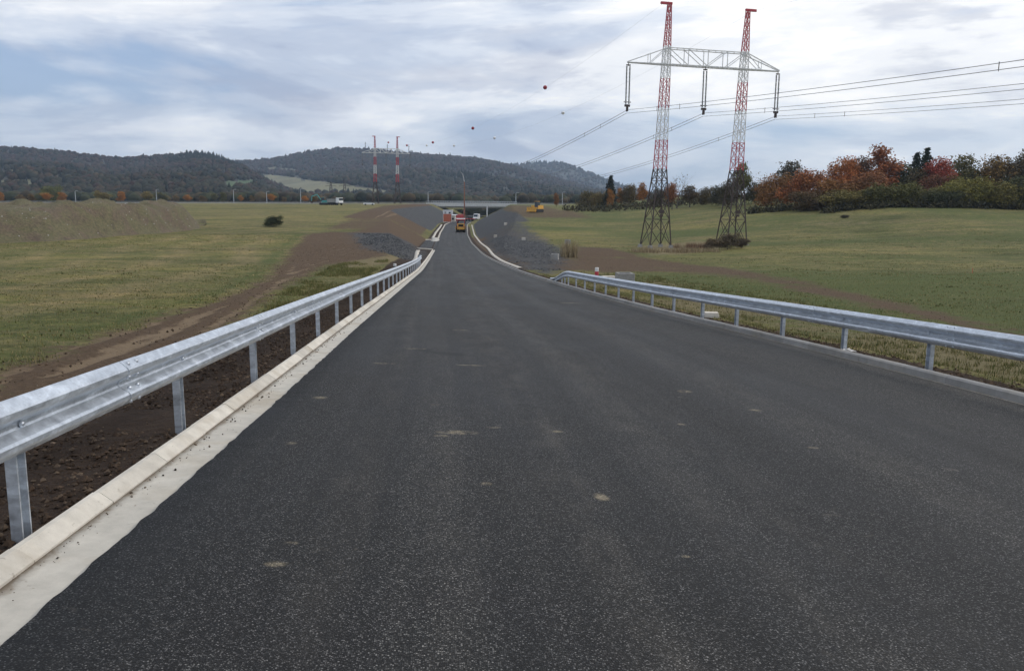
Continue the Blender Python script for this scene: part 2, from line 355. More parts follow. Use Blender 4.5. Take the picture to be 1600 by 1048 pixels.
def mat_concrete(name, c, stain=(.30, .23, .14)):
    mt, n, b = newmat(name)
    g = nd(n, 'ShaderNodeNewGeometry').outputs['Position']
    oi = nd(n, 'ShaderNodeObjectInfo')
    f = noise(n, g, 5, 6, .65); f2 = noise(n, g, 1.3, 5, .6, .5); f3 = noise(n, g, 60, 4, .7)
    cc = ramp(n, f, [(.3, tuple(v * .82 for v in c)), (.7, tuple(v * 1.12 for v in c))])
    cc = mix(n, 1.0, cc, ramp(n, oi.outputs['Random'], [(0, (.84, .84, .84)), (1, (1.1, 1.1, 1.1))]), 'MULTIPLY')
    cc = mix(n, ramp(n, f2, [(.5, (0,) * 3), (.75, (.55,) * 3)]), cc, stain)
    cc = mix(n, ramp(n, noise(n, g, 14, 6, .75, .4), [(.62, (0,) * 3), (.72, (.7,) * 3)]), cc, tuple(v * .45 for v in stain))
    if name == 'gutter_concrete':
        sa = nd(n, 'ShaderNodeAttribute', attribute_name='silt'); sb = noise(n, g, 9, 7, .75, .6)
        cc = mix(n, ramp(n, mth(n, 'ADD', mth(n, 'MULTIPLY', sa.outputs['Fac'], .5), mth(n, 'MULTIPLY', sb, .9)), [(.62, (0,) * 3), (.92, (.85,) * 3)]), cc, (.20, .145, .09))
    lk(n, cc, b.inputs['Base Color']); b.inputs['Roughness'].default_value = .88
    bump(n, b, f3, .35, .004)
    return mt
mat_asphalt(); mat_ground(); mat_leaf(); mat_attr('forest'); mat_attr('grass_blades'); mat_attr('stones')
mat_galv(); mat_galv('wire', (.20, .205, .215))
mat_concrete('kerb_concrete', (.56, .52, .45)); mat_concrete('gutter_concrete', (.50, .47, .41)); mat_concrete('grey_concrete', (.30, .295, .28), (.2, .17, .12))
mat_concrete('kerb_grey', (.25, .245, .235), (.2, .17, .12)); mat_concrete('bridge_concrete', (.62, .62, .61), (.35, .33, .3))
simple('bark', (.075, .06, .048), .9, var=.35, bmp=.5); simple('bare_twig', (.13, .115, .10), .9)
simple('red_paint', (.42, .035, .05), .5, dirt=(.3, .06, .06)); simple('white_paint', (.66, .66, .65), .5, dirt=(.45, .43, .4)); simple('dark_steel', (.055, .038, .033), .75)
simple('insulator', (.10, .11, .12), .3); simple('red_ball', (.30, .02, .03), .5); simple('white_ball', (.75, .75, .74), .5)
simple('yellow_paint', (.60, .32, .04), .5, dirt=(.25, .17, .08)); simple('vehicle_red', (.42, .03, .03), .4); simple('vehicle_white', (.72, .72, .72), .35); simple('orange_paint', (.48, .13, .06), .5)
simple('rubber', (.02, .02, .021), .85); simple('glass', (.03, .04, .05), .1); simple('teal_paint', (.05, .25, .24), .45); simple('steel', (.35, .35, .35), .4, .7)
simple('pale_gravel', (.40, .385, .35), .9, var=.3, bmp=.5); simple('plastic_white', (.72, .70, .66), .5); simple('lamp_metal', (.42, .44, .46), .5, .4)
simple('rust_paint', (.27, .12, .075), .7); simple('reflector', (.55, .05, .03), .3); simple('tarmac_grey', (.17, .17, .17), .85)

# ------------------------------------------------------------------ mesh helpers
def tag(o, label=None, cat=None, group=None, kind=None):
    if label: o['label'] = label
    if cat: o['category'] = cat
    if group: o['group'] = group
    if kind: o['kind'] = kind
    return o
def empty(name, loc=(0, 0, 0), rz=0):
    o = bpy.data.objects.new(name, None); col.objects.link(o); o.location = loc; o.rotation_euler = (0, 0, rz); o.empty_display_size = .3
    return o
def link(name, me, parent=None, mat=None, M=None):
    o = bpy.data.objects.new(name, me); col.objects.link(o)
    if mat and not me.materials: me.materials.append(MATS[mat])
    if parent: o.parent = parent
    if M is not None: o.matrix_local = M
    return o
class MB:
    def __init__(s): s.v = []; s.f = []
    def quadgrid(s, P, close=False):
        """P[i][j] points"""
        b = len(s.v); a, c = len(P), len(P[0])
        for r in P: s.v += [tuple(p) for p in r]
        for i in range(a - 1):
            for j in range(c - (0 if close else 1)):
                j2 = (j + 1) % c
                s.f.append((b + i * c + j, b + i * c + j2, b + (i + 1) * c + j2, b + (i + 1) * c + j))
        return s
    def box(s, c, d, rot=None, taper=1.0, tx=None):
        b = len(s.v); tx = taper if tx is None else tx
        for k in (-1, 1):
            q = 1.0 if k < 0 else 1
            for (i, j) in ((-1, -1), (1, -1), (1, 1), (-1, 1)):
                t1 = tx if k > 0 else 1; t2 = taper if k > 0 else 1
                p = Vector((i * d[0] / 2 * t1, j * d[1] / 2 * t2, k * d[2] / 2))
                if rot: p = rot @ p
                s.v.append(tuple(p + Vector(c)))
        s.f += [(b, b + 3, b + 2, b + 1), (b + 4, b + 5, b + 6, b + 7)] + [(b + i, b + (i + 1) % 4, b + 4 + (i + 1) % 4, b + 4 + i) for i in range(4)]
        return s
    def tube(s, pts, rad, n=6, cap=True):
        pts = [Vector(p) for p in pts]; rad = rad if hasattr(rad, '__len__') else [rad] * len(pts)
        b = len(s.v); up = Vector((0, 0, 1))
        for i, p in enumerate(pts):
            d = (pts[min(i + 1, len(pts) - 1)] - pts[max(i - 1, 0)]).normalized()
            a = d.cross(up if abs(d.z) < .95 else Vector((1, 0, 0))).normalized(); c = d.cross(a)
            for k in range(n):
                t = 2 * math.pi * k / n + math.pi / n
                s.v.append(tuple(p + (a * math.cos(t) + c * math.sin(t)) * rad[i]))
        for i in range(len(pts) - 1):
            for k in range(n):
                k2 = (k + 1) % n; s.f.append((b + i * n + k, b + i * n + k2, b + (i + 1) * n + k2, b + (i + 1) * n + k))
        if cap:
            s.f.append(tuple(b + k for k in range(n - 1, -1, -1))); s.f.append(tuple(b + (len(pts) - 1) * n + k for k in range(n)))
        return s
    def lathe(s, prof, n=16, axis='Z', c=(0, 0, 0)):
        b = len(s.v)
        for (r, h) in prof:
            for k in range(n):
                t = 2 * math.pi * k / n
                p = {'Z': (r * math.cos(t), r * math.sin(t), h), 'X': (h, r * math.cos(t), r * math.sin(t)), 'Y': (r * math.cos(t), h, r * math.sin(t))}[axis]
                s.v.append((p[0] + c[0], p[1] + c[1], p[2] + c[2]))
        for i in range(len(prof) - 1):
            for k in range(n):
                k2 = (k + 1) % n; s.f.append((b + i * n + k, b + i * n + k2, b + (i + 1) * n + k2, b + (i + 1) * n + k))
        s.f.append(tuple(b + k for k in range(n - 1, -1, -1))); s.f.append(tuple(b + (len(prof) - 1) * n + k for k in range(n)))
        return s
    def prism(s, poly, y0, y1, c=(0, 0, 0)):
        """poly in (x,z), extruded along y"""
        b = len(s.v); n = len(poly)
        for y in (y0, y1): s.v += [(p[0] + c[0], y + c[1], p[1] + c[2]) for p in poly]
        s.f.append(tuple(b + i for i in range(n))); s.f.append(tuple(b + n + i for i in range(n - 1, -1, -1)))
        s.f += [(b + i, b + n + i, b + n + (i + 1) % n, b + (i + 1) % n) for i in range(n)]
        return s
    def mesh(s, name, smooth=False, recalc=True):
        me = bpy.data.meshes.new(name); me.from_pydata(s.v, [], s.f)
        if recalc:
            import bmesh
            bm = bmesh.new(); bm.from_mesh(me); bmesh.ops.recalc_face_normals(bm, faces=bm.faces); bm.to_mesh(me); bm.free()
        if smooth: me.polygons.foreach_set('use_smooth', [True] * len(me.polygons))
        me.update(); return me
    def build(s, name, mat, parent=None, smooth=False, M=None):
        return link(name, s.mesh(name, smooth), parent, mat, M)
def np_mesh(name, V, F, smooth=False):
    """V (n,3), F (m,k) numpy -> mesh"""
    me = bpy.data.meshes.new(name); k = F.shape[1]
    me.vertices.add(len(V)); me.vertices.foreach_set('co', V.astype(np.float32).ravel())
    me.loops.add(F.size); me.loops.foreach_set('vertex_index', F.astype(np.int32).ravel())
    me.polygons.add(len(F)); me.polygons.foreach_set('loop_start', np.arange(0, F.size, k, dtype=np.int32))
    me.polygons.foreach_set('loop_total', np.full(len(F), k, dtype=np.int32))
    me.polygons.foreach_set('use_smooth', np.full(len(F), smooth))
    me.update(calc_edges=True); me.validate(); return me
def set_attr(me, name, C):
    a = me.attributes.new(name, 'FLOAT_COLOR', 'POINT')
    C = np.concatenate([C, np.ones((len(C), 1))], 1) if C.shape[1] == 3 else C
    a.data.foreach_set('color', C.astype(np.float32).ravel())
def copy_tree(o, parent=None):
    c = o.copy(); col.objects.link(c); c.parent = parent
    for ch in o.children: copy_tree(ch, c)
    return c

# ------------------------------------------------------------------ ground sheet
rows = [-60, -40, -25, -15, -8, -4]
y = -2.0
while y < 620:
    rows.append(y); y += max(.28, .0085 * max(y, 0) + .22)
for q in (680, 760, 900, 1100, 1500, 2200, 3500, 5200): rows.append(q)
rows = np.array(rows, float)
dcol = [0.0]; d = 0.06
while d < 420: dcol.append(d); d += max(.09, .045 * d)
dcol += [520, 700, 1000, 1600, 2600, 3600]; dcol = np.array(dcol)
nC = len(dcol)
Yg = np.repeat(rows[:, None], 2 * nC + 3, 1)
Yc_ = np.clip(rows, -80, 640)
l0 = (XL(Yc_) - GL - KL)[:, None]; r0 = (XR(Yc_) + GR + KR)[:, None]
Xg = np.concatenate([l0 - .01 - dcol[None, ::-1], l0 + .03, (l0 + r0) / 2, r0 - .03, r0 + .01 + dcol[None, :]], 1)
Zg = terr(Xg, Yg)
farf = sstep(600, 760, Yg); Zg = Zg * (1 - farf) + (-2.0) * farf
Yg2 = Yg.copy()
def poly_sd(X, Y, P):
    P = np.array(P, float); inside = np.zeros(X.shape, bool); dist = np.full(X.shape, 1e9)
    n = len(P)
    for i in range(n):
        x0, y0 = P[i]; x1, y1 = P[(i + 1) % n]
        c = ((y0 > Y) != (y1 > Y)) & (X < (x1 - x0) * (Y - y0) / ((y1 - y0) if abs(y1 - y0) > 1e-9 else 1e-9) + x0)
        inside ^= c
        t = np.clip(((X - x0) * (x1 - x0) + (Y - y0) * (y1 - y0)) / ((x1 - x0) ** 2 + (y1 - y0) ** 2 + 1e-9), 0, 1)
        dist = np.minimum(dist, np.hypot(X - x0 - t * (x1 - x0), Y - y0 - t * (y1 - y0)))
    return np.where(inside, dist, -dist)
def pxpoly(pts): return [tuple(on_terr(x, y)[:2]) for x, y in pts]
def area(X, Y, pts, soft=1.2): return np.clip(.5 + poly_sd(X, Y, pxpoly(pts)) / (2 * soft), 0, 1)
def masks(X, Y):
    Yq = np.clip(Y, -80, 640)
    dl = (XL(Yq) - GL - KL) - X; dr = X - (XR(Yq) + GR + KR)
    left = dl > -.1; right = dr > -.1
    z = np.zeros_like(X)
    # --- dirt
    track = area(X, Y, [(-260, 705), (0, 578), (150, 527), (330, 472), (420, 432), (452, 395), (478, 366), (520, 362), (600, 364), (640, 385), (600, 400), (520, 412), (440, 448), (400, 482), (330, 533), (200, 590), (0, 672), (-260, 820)], 1.7)
    dirt = track * left
    cutL = left * sstep(165, 190, Yq) * (1 - sstep(390, 410, Yq)) * sstep(2.5, 4.5, dl) * (1 - sstep(19, 23, dl))
    dirt = np.maximum(dirt, cutL)
    dirt = np.maximum(dirt, left * sstep(95, 112, Yq) * (1 - sstep(165, 185, Yq)) * (1 - sstep(9, 16, dl)) * .8)
    dirt = np.maximum(dirt, left * sstep(120, 140, Yq) * (1 - sstep(205, 225, Yq)) * sstep(2, 4, dl) * (1 - sstep(16, 22, dl)) * .62)
    trackR = area(X, Y, [(900, 385), (960, 388), (1010, 402), (1150, 421), (1300, 444), (1420, 476), (1600, 520), (1900, 600), (1900, 640), (1600, 545), (1440, 500), (1300, 465), (1150, 437), (1040, 425), (930, 428), (880, 415)], 1.6) * (.8 + .5 * fbm(X, Y, 6, 23, 3))
    dirt = np.maximum(dirt, trackR * right)
    dirt = np.maximum(dirt, right * sstep(55, 70, Yq) * (1 - sstep(175, 200, Yq)) * (1 - sstep(5, 14, dr)) * .8)
    dirt = np.maximum(dirt, right * sstep(175, 200, Yq) * sstep(9, 13, dr) * (1 - sstep(26, 36, dr)) * (1 - sstep(330, 380, Yq)) * .62)
    # --- gravel
    grav = area(X, Y, [(548, 364), (606, 364), (650, 384), (668, 398), (655, 404), (620, 402), (570, 388)], 3.5) * left
    grav = np.maximum(grav, left * sstep(215, 235, Yq) * (1 - sstep(395, 410, Yq)) * sstep(1.8, 3, dl) * (1 - sstep(13, 15, dl)))
    grav = np.maximum(grav, area(X, Y, [(752, 377), (835, 376), (862, 380), (884, 400), (872, 424), (846, 428), (805, 412), (775, 398)], 4) * right)
    grav = np.maximum(grav, right * sstep(85, 110, Yq) * (1 - sstep(175, 200, Yq)) * sstep(1.8, 3.5, dr) * (1 - sstep(9, 15, dr)) * .6)
    grav = np.maximum(grav, right * sstep(165, 185, Yq) * (1 - sstep(400, 415, Yq)) * sstep(1.6, 2.6, dr) * (1 - sstep(11, 15, dr)))
    # --- dry
    dry = left * (Yq < 90) * sstep(2.4, 3.2, dl) * (1 - sstep(5, 8, dl)) * .42
    dry = np.maximum(dry, area(X, Y, [(500, 405), (640, 408), (628, 418), (540, 418)], 1.2) * left)
    dry = np.maximum(dry, right * sstep(.5, 1.2, dr) * (1 - sstep(7, 12, dr)) * (1 - sstep(60, 75, Yq)) * (.50 + .6 * vnoise(X, Y, 7, 4)))
    dry = np.maximum(dry, area(X, Y, [(985, 385), (1080, 376), (1170, 380), (1080, 398), (1010, 400)], 2.5) * right * .75)
    dry = np.maximum(dry, area(X, Y, [(1160, 352), (1320, 342), (1450, 345), (1300, 358)], 6) * right * .55)
    dry = np.maximum(dry, area(X, Y, [(770, 372), (855, 371), (860, 377), (780, 378)], 1) * right * .9)
    # --- lush fringe along the tracks
    sdl = poly_sd(X, Y, pxpoly([(-260, 705), (0, 578), (150, 527), (330, 472), (420, 432), (452, 395), (478, 366), (520, 362), (640, 385), (440, 440), (330, 520), (0, 655), (-260, 800)]))
    lush = left * np.clip(1 - np.abs(sdl + 1.0) / 1.7, 0, 1) * sstep(2, 4, dl) * (.62 + .5 * fbm(X, Y, 5, 19, 3))
    lush = np.maximum(lush, right * (.55 * sstep(1.5, 5, dr) * (1 - sstep(40, 70, Yq)) + .8 * sstep(3, 8, dr) * np.clip(vnoise(X, Y, 14, 8) + .45, 0, 1)))
    lush = np.maximum(lush, right * sstep(150, 190, Yq) * (1 - sstep(300, 360, Yq)) * .45)
    ruts = track * left * np.clip(.45 + 1.7 * np.sin(sdl * 6.5 + 2.5 * fbm(X, Y, 9, 5, 2)), 0, 1) * (.95 - .55 * sstep(45, 75, Yq))
    ruts = np.maximum(ruts, cutL * np.exp(-((np.abs(dl - 12.5) - .9) / .35) ** 2))
    # --- fresh topsoil behind the kerbs
    top = left * (1 - sstep(1.9, 2.7, dl)) * (1 - sstep(150, 170, Yq)) * .95
    top = np.maximum(top, right * (1 - sstep(.45, .9, dr)) * (1 - sstep(260, 300, Yq)) * .85)
    top = np.maximum(top, left * (1 - sstep(1.6, 2.4, dl)) * .7)
    mow = left * np.clip(.35 + .9 * np.sin(sdl * 1.15 + 5.0 * fbm(X, Y, 24, 15, 3)), 0, 1) * sstep(6, 12, dl)
    return np.stack([dirt, grav, dry, mow], -1), np.stack([lush, ruts, top], -1)
M1, M2 = masks(Xg, Yg)
# churned soil relief on bare earth and wheel ruts on the track
dlg = (XL(np.clip(Yg, -80, 640)) - GL - KL) - Xg
soil = np.maximum(M2[..., 2], M1[..., 0] * .4)
Zg = Zg + soil * (.045 * fbm(Xg, Yg, .7, 31, 3) + .04 * fbm(Xg, Yg, .3, 37, 2)) * sstep(.08, .35, np.maximum(dlg, Xg - r0)) - .07 * M2[..., 1] * (Yg < 120)
nr, ncol = Xg.shape
idx = np.arange(nr * ncol).reshape(nr, ncol)
F = np.stack([idx[:-1, :-1], idx[:-1, 1:], idx[1:, 1:], idx[1:, :-1]], -1).reshape(-1, 4)
me = np_mesh('ground', np.stack([Xg, Yg, Zg], -1).reshape(-1, 3), F, True)
set_attr(me, 'mask', M1.reshape(-1, 4)); set_attr(me, 'mask2', M2.reshape(-1, 3))
tag(link('ground', me, mat='ground'), kind='structure')

# ------------------------------------------------------------------ road
def strip(name, Ys, off_list, mat, uvname=None, jag=0.0):
    """ribbon along the road; off_list = functions Y -> (X, z) columns"""
    P = []
    for c in off_list:
        X, z = c(Ys); P.append(np.stack([X, Ys, z], -1))
    P = np.stack(P, 1); a, b = P.shape[:2]
    idx = np.arange(a * b).reshape(a, b)
    F = np.stack([idx[:-1, :-1], idx[:-1, 1:], idx[1:, 1:], idx[1:, :-1]], -1).reshape(-1, 4)
    me = np_mesh(name, P.reshape(-1, 3), F, True)
    if uvname:
        uvl = me.uv_layers.new(name=uvname)
        vi = np.empty(len(me.loops), np.int32); me.loops.foreach_get('vertex_index', vi)
        V = P.reshape(-1, 3); cx = (XL(V[:, 1]) + XR(V[:, 1])) / 2
        uv = np.stack([V[:, 0] - cx, V[:, 1]], -1)[vi]
        uvl.data.foreach_set('uv', uv.astype(np.float32).ravel())
    return link(name, me, mat=mat)
Yr = [-60.0]
while Yr[-1] < 600: Yr.append(Yr[-1] + (.06 if 1.5 < Yr[-1] < 16 else .2 if 0 < Yr[-1] < 40 else 1.5 if Yr[-1] > 60 or Yr[-1] < -4 else .5))
Yr = np.array(Yr)
jagL = .020 * fbm(Yr, Yr * 0, .16, 41, 3) + .003 * fbm(Yr, Yr * 0, 1.6, 43, 2)
cols = [lambda Y: (XL(Y) + jagL, zL(Y) - .03), lambda Y: (XL(Y) + jagL, zL(Y) + .008)]
for t in np.linspace(.06, .94, 15):
    cols.append(lambda Y, t=t: ((XL(Y) * (1 - t) + XR(Y) * t), zroad(XL(Y) * (1 - t) + XR(Y) * t, Y) + .008 + .006 * vnoise(XL(Y) * (1 - t) + XR(Y) * t, Y, 2.5, 3)))
cols += [lambda Y: (XR(Y), zR(Y) + .006), lambda Y: (XR(Y), zR(Y) - .03)]
tag(strip('road', Yr, cols, 'asphalt', 'road'), kind='structure')

# lay-by on the left, beyond the first kerb corner
Yb = np.arange(116.5, 172, 1.0)
def bayw(Y): return 5.0 * sstep(116, 126, Y) * (1 - sstep(162, 171.5, Y)) + .15
tag(strip('lay_by', Yb, [lambda Y: (XL(Y) - bayw(Y), zL(Y) - .05), lambda Y: (XL(Y) - bayw(Y), zL(Y) + .002), lambda Y: (XL(Y) + .3, zL(Y) + .004)], 'asphalt', 'road'), kind='structure')

# gutters
def gut(name, Ys, xa, za, side, wd, mat):
    s = side
    o = strip(name, Ys, [lambda Y: (xa(Y) - s * .04, za(Y) - .022), lambda Y: (xa(Y) + s * wd * .3, za(Y) - .020), lambda Y: (xa(Y) + s * wd * .75, za(Y) - .014), lambda Y: (xa(Y) + s * (wd + .004), za(Y) - .008), lambda Y: (xa(Y) + s * (wd + .01), za(Y) - .1)], mat)
    t = np.tile(np.array([.25, .0, .12, 1.0, 1.0]), len(Ys)); set_attr(o.data, 'silt', np.stack([t, t, t], -1))
    return tag(o, kind='structure')
Yk = np.concatenate([np.arange(-8, 30, .4), np.arange(30, 116.4, 1.0)])
gut('gutter', Yk, XL, zL, -1, GL, 'gutter_concrete')
Yk2 = np.concatenate([np.arange(-8, 40, .5), np.arange(40, 330, 2.0)])
gut('gutter', Yk2, XR, zR, 1, GR, 'gutter_concrete')
Yk3 = np.arange(172, 330, 2.0)
gut('gutter', Yk3, XL, zL, -1, .22, 'gutter_concrete')

# kerb stones, one object each
def kerb_mesh(h, wd, L, ch, name):
    b = MB()
    prof = [(-wd / 2, -.25), (wd / 2, -.25), (wd / 2, h - ch), (wd / 2 - ch * 1.2, h - .006), (wd / 2 - ch * 1.2 - .012, h), (-wd / 2 + .008, h), (-wd / 2, h - .008)]   # +x is the road side
    L2 = L / 2
    P = []
    for yy, s in ((-L2, .985), (-L2 + .004, 1), (L2 - .004, 1), (L2, .985)):
        P.append([(p[0] * s, yy, p[1] if p[1] < 0 else p[1] - (1 - s) * .06) for p in prof])
    b.quadgrid(P, True); b.f.append((6, 5, 4, 3, 2, 1, 0)); b.f.append(tuple(21 + i for i in range(7)))
    me = b.mesh(name); me.materials.append(None); return me
def kerb_run(xf, zf, side, Y0, Y1, meshes, root, L=1.0):
    Y = Y0; k = 0
    while Y < Y1:
        Y2 = Y + L
        a = Vector((float(xf(Y)), Y, float(zf(Y)))); c = Vector((float(xf(Y2)), Y2, float(zf(Y2))))
        d = (c - a).normalized(); Y2 = Y + L * d.y
        c = Vector((float(xf(Y2)), Y2, float(zf(Y2)))); mid = (a + c) / 2
        ydir = d if side < 0 else -d
        xdir = ydir.cross(Vector((0, 0, 1))).normalized(); zdir = xdir.cross(ydir)
        if side > 0: pass
        M = Matrix.Identity(4)
        for i in range(3): M[i][0] = xdir[i]; M[i][1] = ydir[i]; M[i][2] = zdir[i]; M[i][3] = mid[i] + (random.uniform(-.004, .004) if i == 0 else random.uniform(-.003, .003) if i == 2 else 0)
        link('kerb_stone', meshes[k % len(meshes)], root, M=M)
        Y = Y2; k += 1
kmL = kerb_mesh(KH, KL, .995, .062, 'kerb_stone'); kmL.materials[0] = MATS['kerb_concrete']
kmR = kerb_mesh(KHR, KR, .995, .02, 'kerb_stone'); kmR.materials[0] = MATS['kerb_grey']
kL = tag(empty('kerb'), kind='structure'); kR = tag(empty('kerb'), kind='structure')
kerb_run(lambda Y: XL(Y) - GL - KL / 2, zL, -1, -5, 115.6, [kmL], kL)
kerb_run(lambda Y: XR(Y) + GR + KR / 2, zR, 1, -5, 225, [kmR], kR)
def kerb_strip(name, Ys, xf, zf, h, wd, mat):
    return tag(strip(name, Ys, [lambda Y: (xf(Y) - wd / 2, zf(Y) - .2), lambda Y: (xf(Y) - wd / 2, zf(Y) + h), lambda Y: (xf(Y) + wd / 2, zf(Y) + h), lambda Y: (xf(Y) + wd / 2, zf(Y) - .2)], mat), kind='structure')
kerb_strip('kerb', np.arange(225, 330, 2.0), lambda Y: XR(Y) + GR + KR / 2, zR, KHR, KR, 'kerb_concrete')
kerb_strip('kerb', Yk3, lambda Y: XL(Y) - .22 - KL / 2, zL, .12, .2, 'kerb_concrete')
kerb_strip('kerb', Yb, lambda Y: XL(Y) - bayw(Y) - .1, zL, .12, .22, 'kerb_concrete')
# drain channels that run behind the kerb
def bnd(a, b, lo, Y): return lo * sstep(a, a + 14, Y) * (1 - sstep(b - 14, b, Y))
kerb_strip('drain_channel', np.arange(66, 300, 1.5), lambda Y: XR(Y) + .75 + 1.0 * sstep(75, 130, Y), lambda Y: zR(Y), .10, .34, 'kerb_concrete')
kerb_strip('drain_channel', np.arange(80, 114, 1.5), lambda Y: XL(Y) - 1.4 - .9 * sstep(80, 114, Y), lambda Y: zL(Y), .08, .5, 'kerb_concrete')
kerb_strip('drain_channel', np.arange(176, 300, 2.0), lambda Y: XL(Y) - 1.4, lambda Y: zL(Y), .12, .5, 'gutter_concrete')

# ------------------------------------------------------------------ hills and forest
def ridge(pts, ext): return np.array(ext[0] + pts + ext[1], float)
HILLS = [
    dict(name='hill', Y0=760, Yr=1750, Yb=2100, th=9, pts=[(-900, 250), (-500, 236), (-200, 228), (0, 226), (50, 228), (100, 233), (130, 237), (175, 244), (215, 241), (260, 239), (310, 234), (345, 241), (375, 254), (400, 268), (430, 286), (480, 300), (560, 305), (700, 307), (860, 309), (1100, 313)]),
    dict(name='hill', Y0=1150, Yr=2600, Yb=3000, th=11, pts=[(-100, 270), (150, 262), (300, 252), (380, 249), (430, 245), (480, 234), (530, 229), (580, 230), (640, 237), (700, 241), (740, 245), (780, 252), (805, 258), (850, 270), (900, 285), (960, 300), (1010, 308), (1300, 318)]),
    dict(name='hill', Y0=2300, Yr=3900, Yb=4500, th=12, pts=[(650, 275), (720, 262), (790, 255), (860, 251), (885, 253), (920, 266), (950, 281), (985, 293), (1010, 301), (1100, 307), (1400, 316), (1900, 324)]),
]
hill_mats = simple('hill_ground', (.045, .042, .030), .95, var=.4, scale=.02)
simple('meadow_ground', (.16, .15, .08), .95, var=.25, scale=.02); simple('far_green', (.07, .11, .05), .95, var=.25, scale=.02)
MEADOWS = [([(405, 272), (470, 278), (480, 297), (405, 299), (395, 290)], 1), ([(428, 280), (500, 283), (560, 291), (612, 299), (600, 306), (480, 304), (425, 300)], 1),
           ([(415, 261), (470, 266), (478, 270), (420, 267)], 1), ([(760, 297), (830, 299), (825, 305), (760, 304)], 1),
           ([(0, 268), (35, 266), (30, 275), (0, 276)], 0), ([(0, 283), (60, 281), (50, 289), (0, 288)], 0), ([(350, 284), (395, 281), (400, 294), (350, 297)], 0)]
def inpoly(x, y, P):
    return poly_sd(x, y, P) > 0
crown_v = []
for (r, h, n, o) in ((.55, -.9, 5, 0), (1.0, -.2, 5, .6), (.75, .55, 5, 0)):
    for k in range(n):
        t = 2 * math.pi * (k + o) / n; crown_v.append((r * math.cos(t), r * math.sin(t), h))
crown_v.append((0, 0, 1.0)); crown_v = np.array(crown_v)
crown_f = []
for i in (0, 1):
    for k in range(5):
        a, b, c, d = i * 5 + k, i * 5 + (k + 1) % 5, (i + 1) * 5 + (k + 1) % 5, (i + 1) * 5 + k
        crown_f += [(a, b, c), (a, c, d)]
crown_f += [(10 + k, 10 + (k + 1) % 5, 15) for k in range(5)]; crown_f = np.array(crown_f)
def pxarr(X, Y, Z):
    D = np.stack([X, Y, Z - CAMZ], -1); z = D @ np.array(fwd)
    return 800 + FPX * (D @ np.array(camR)) / z, 524 - FPX * (D @ np.array(camU)) / z
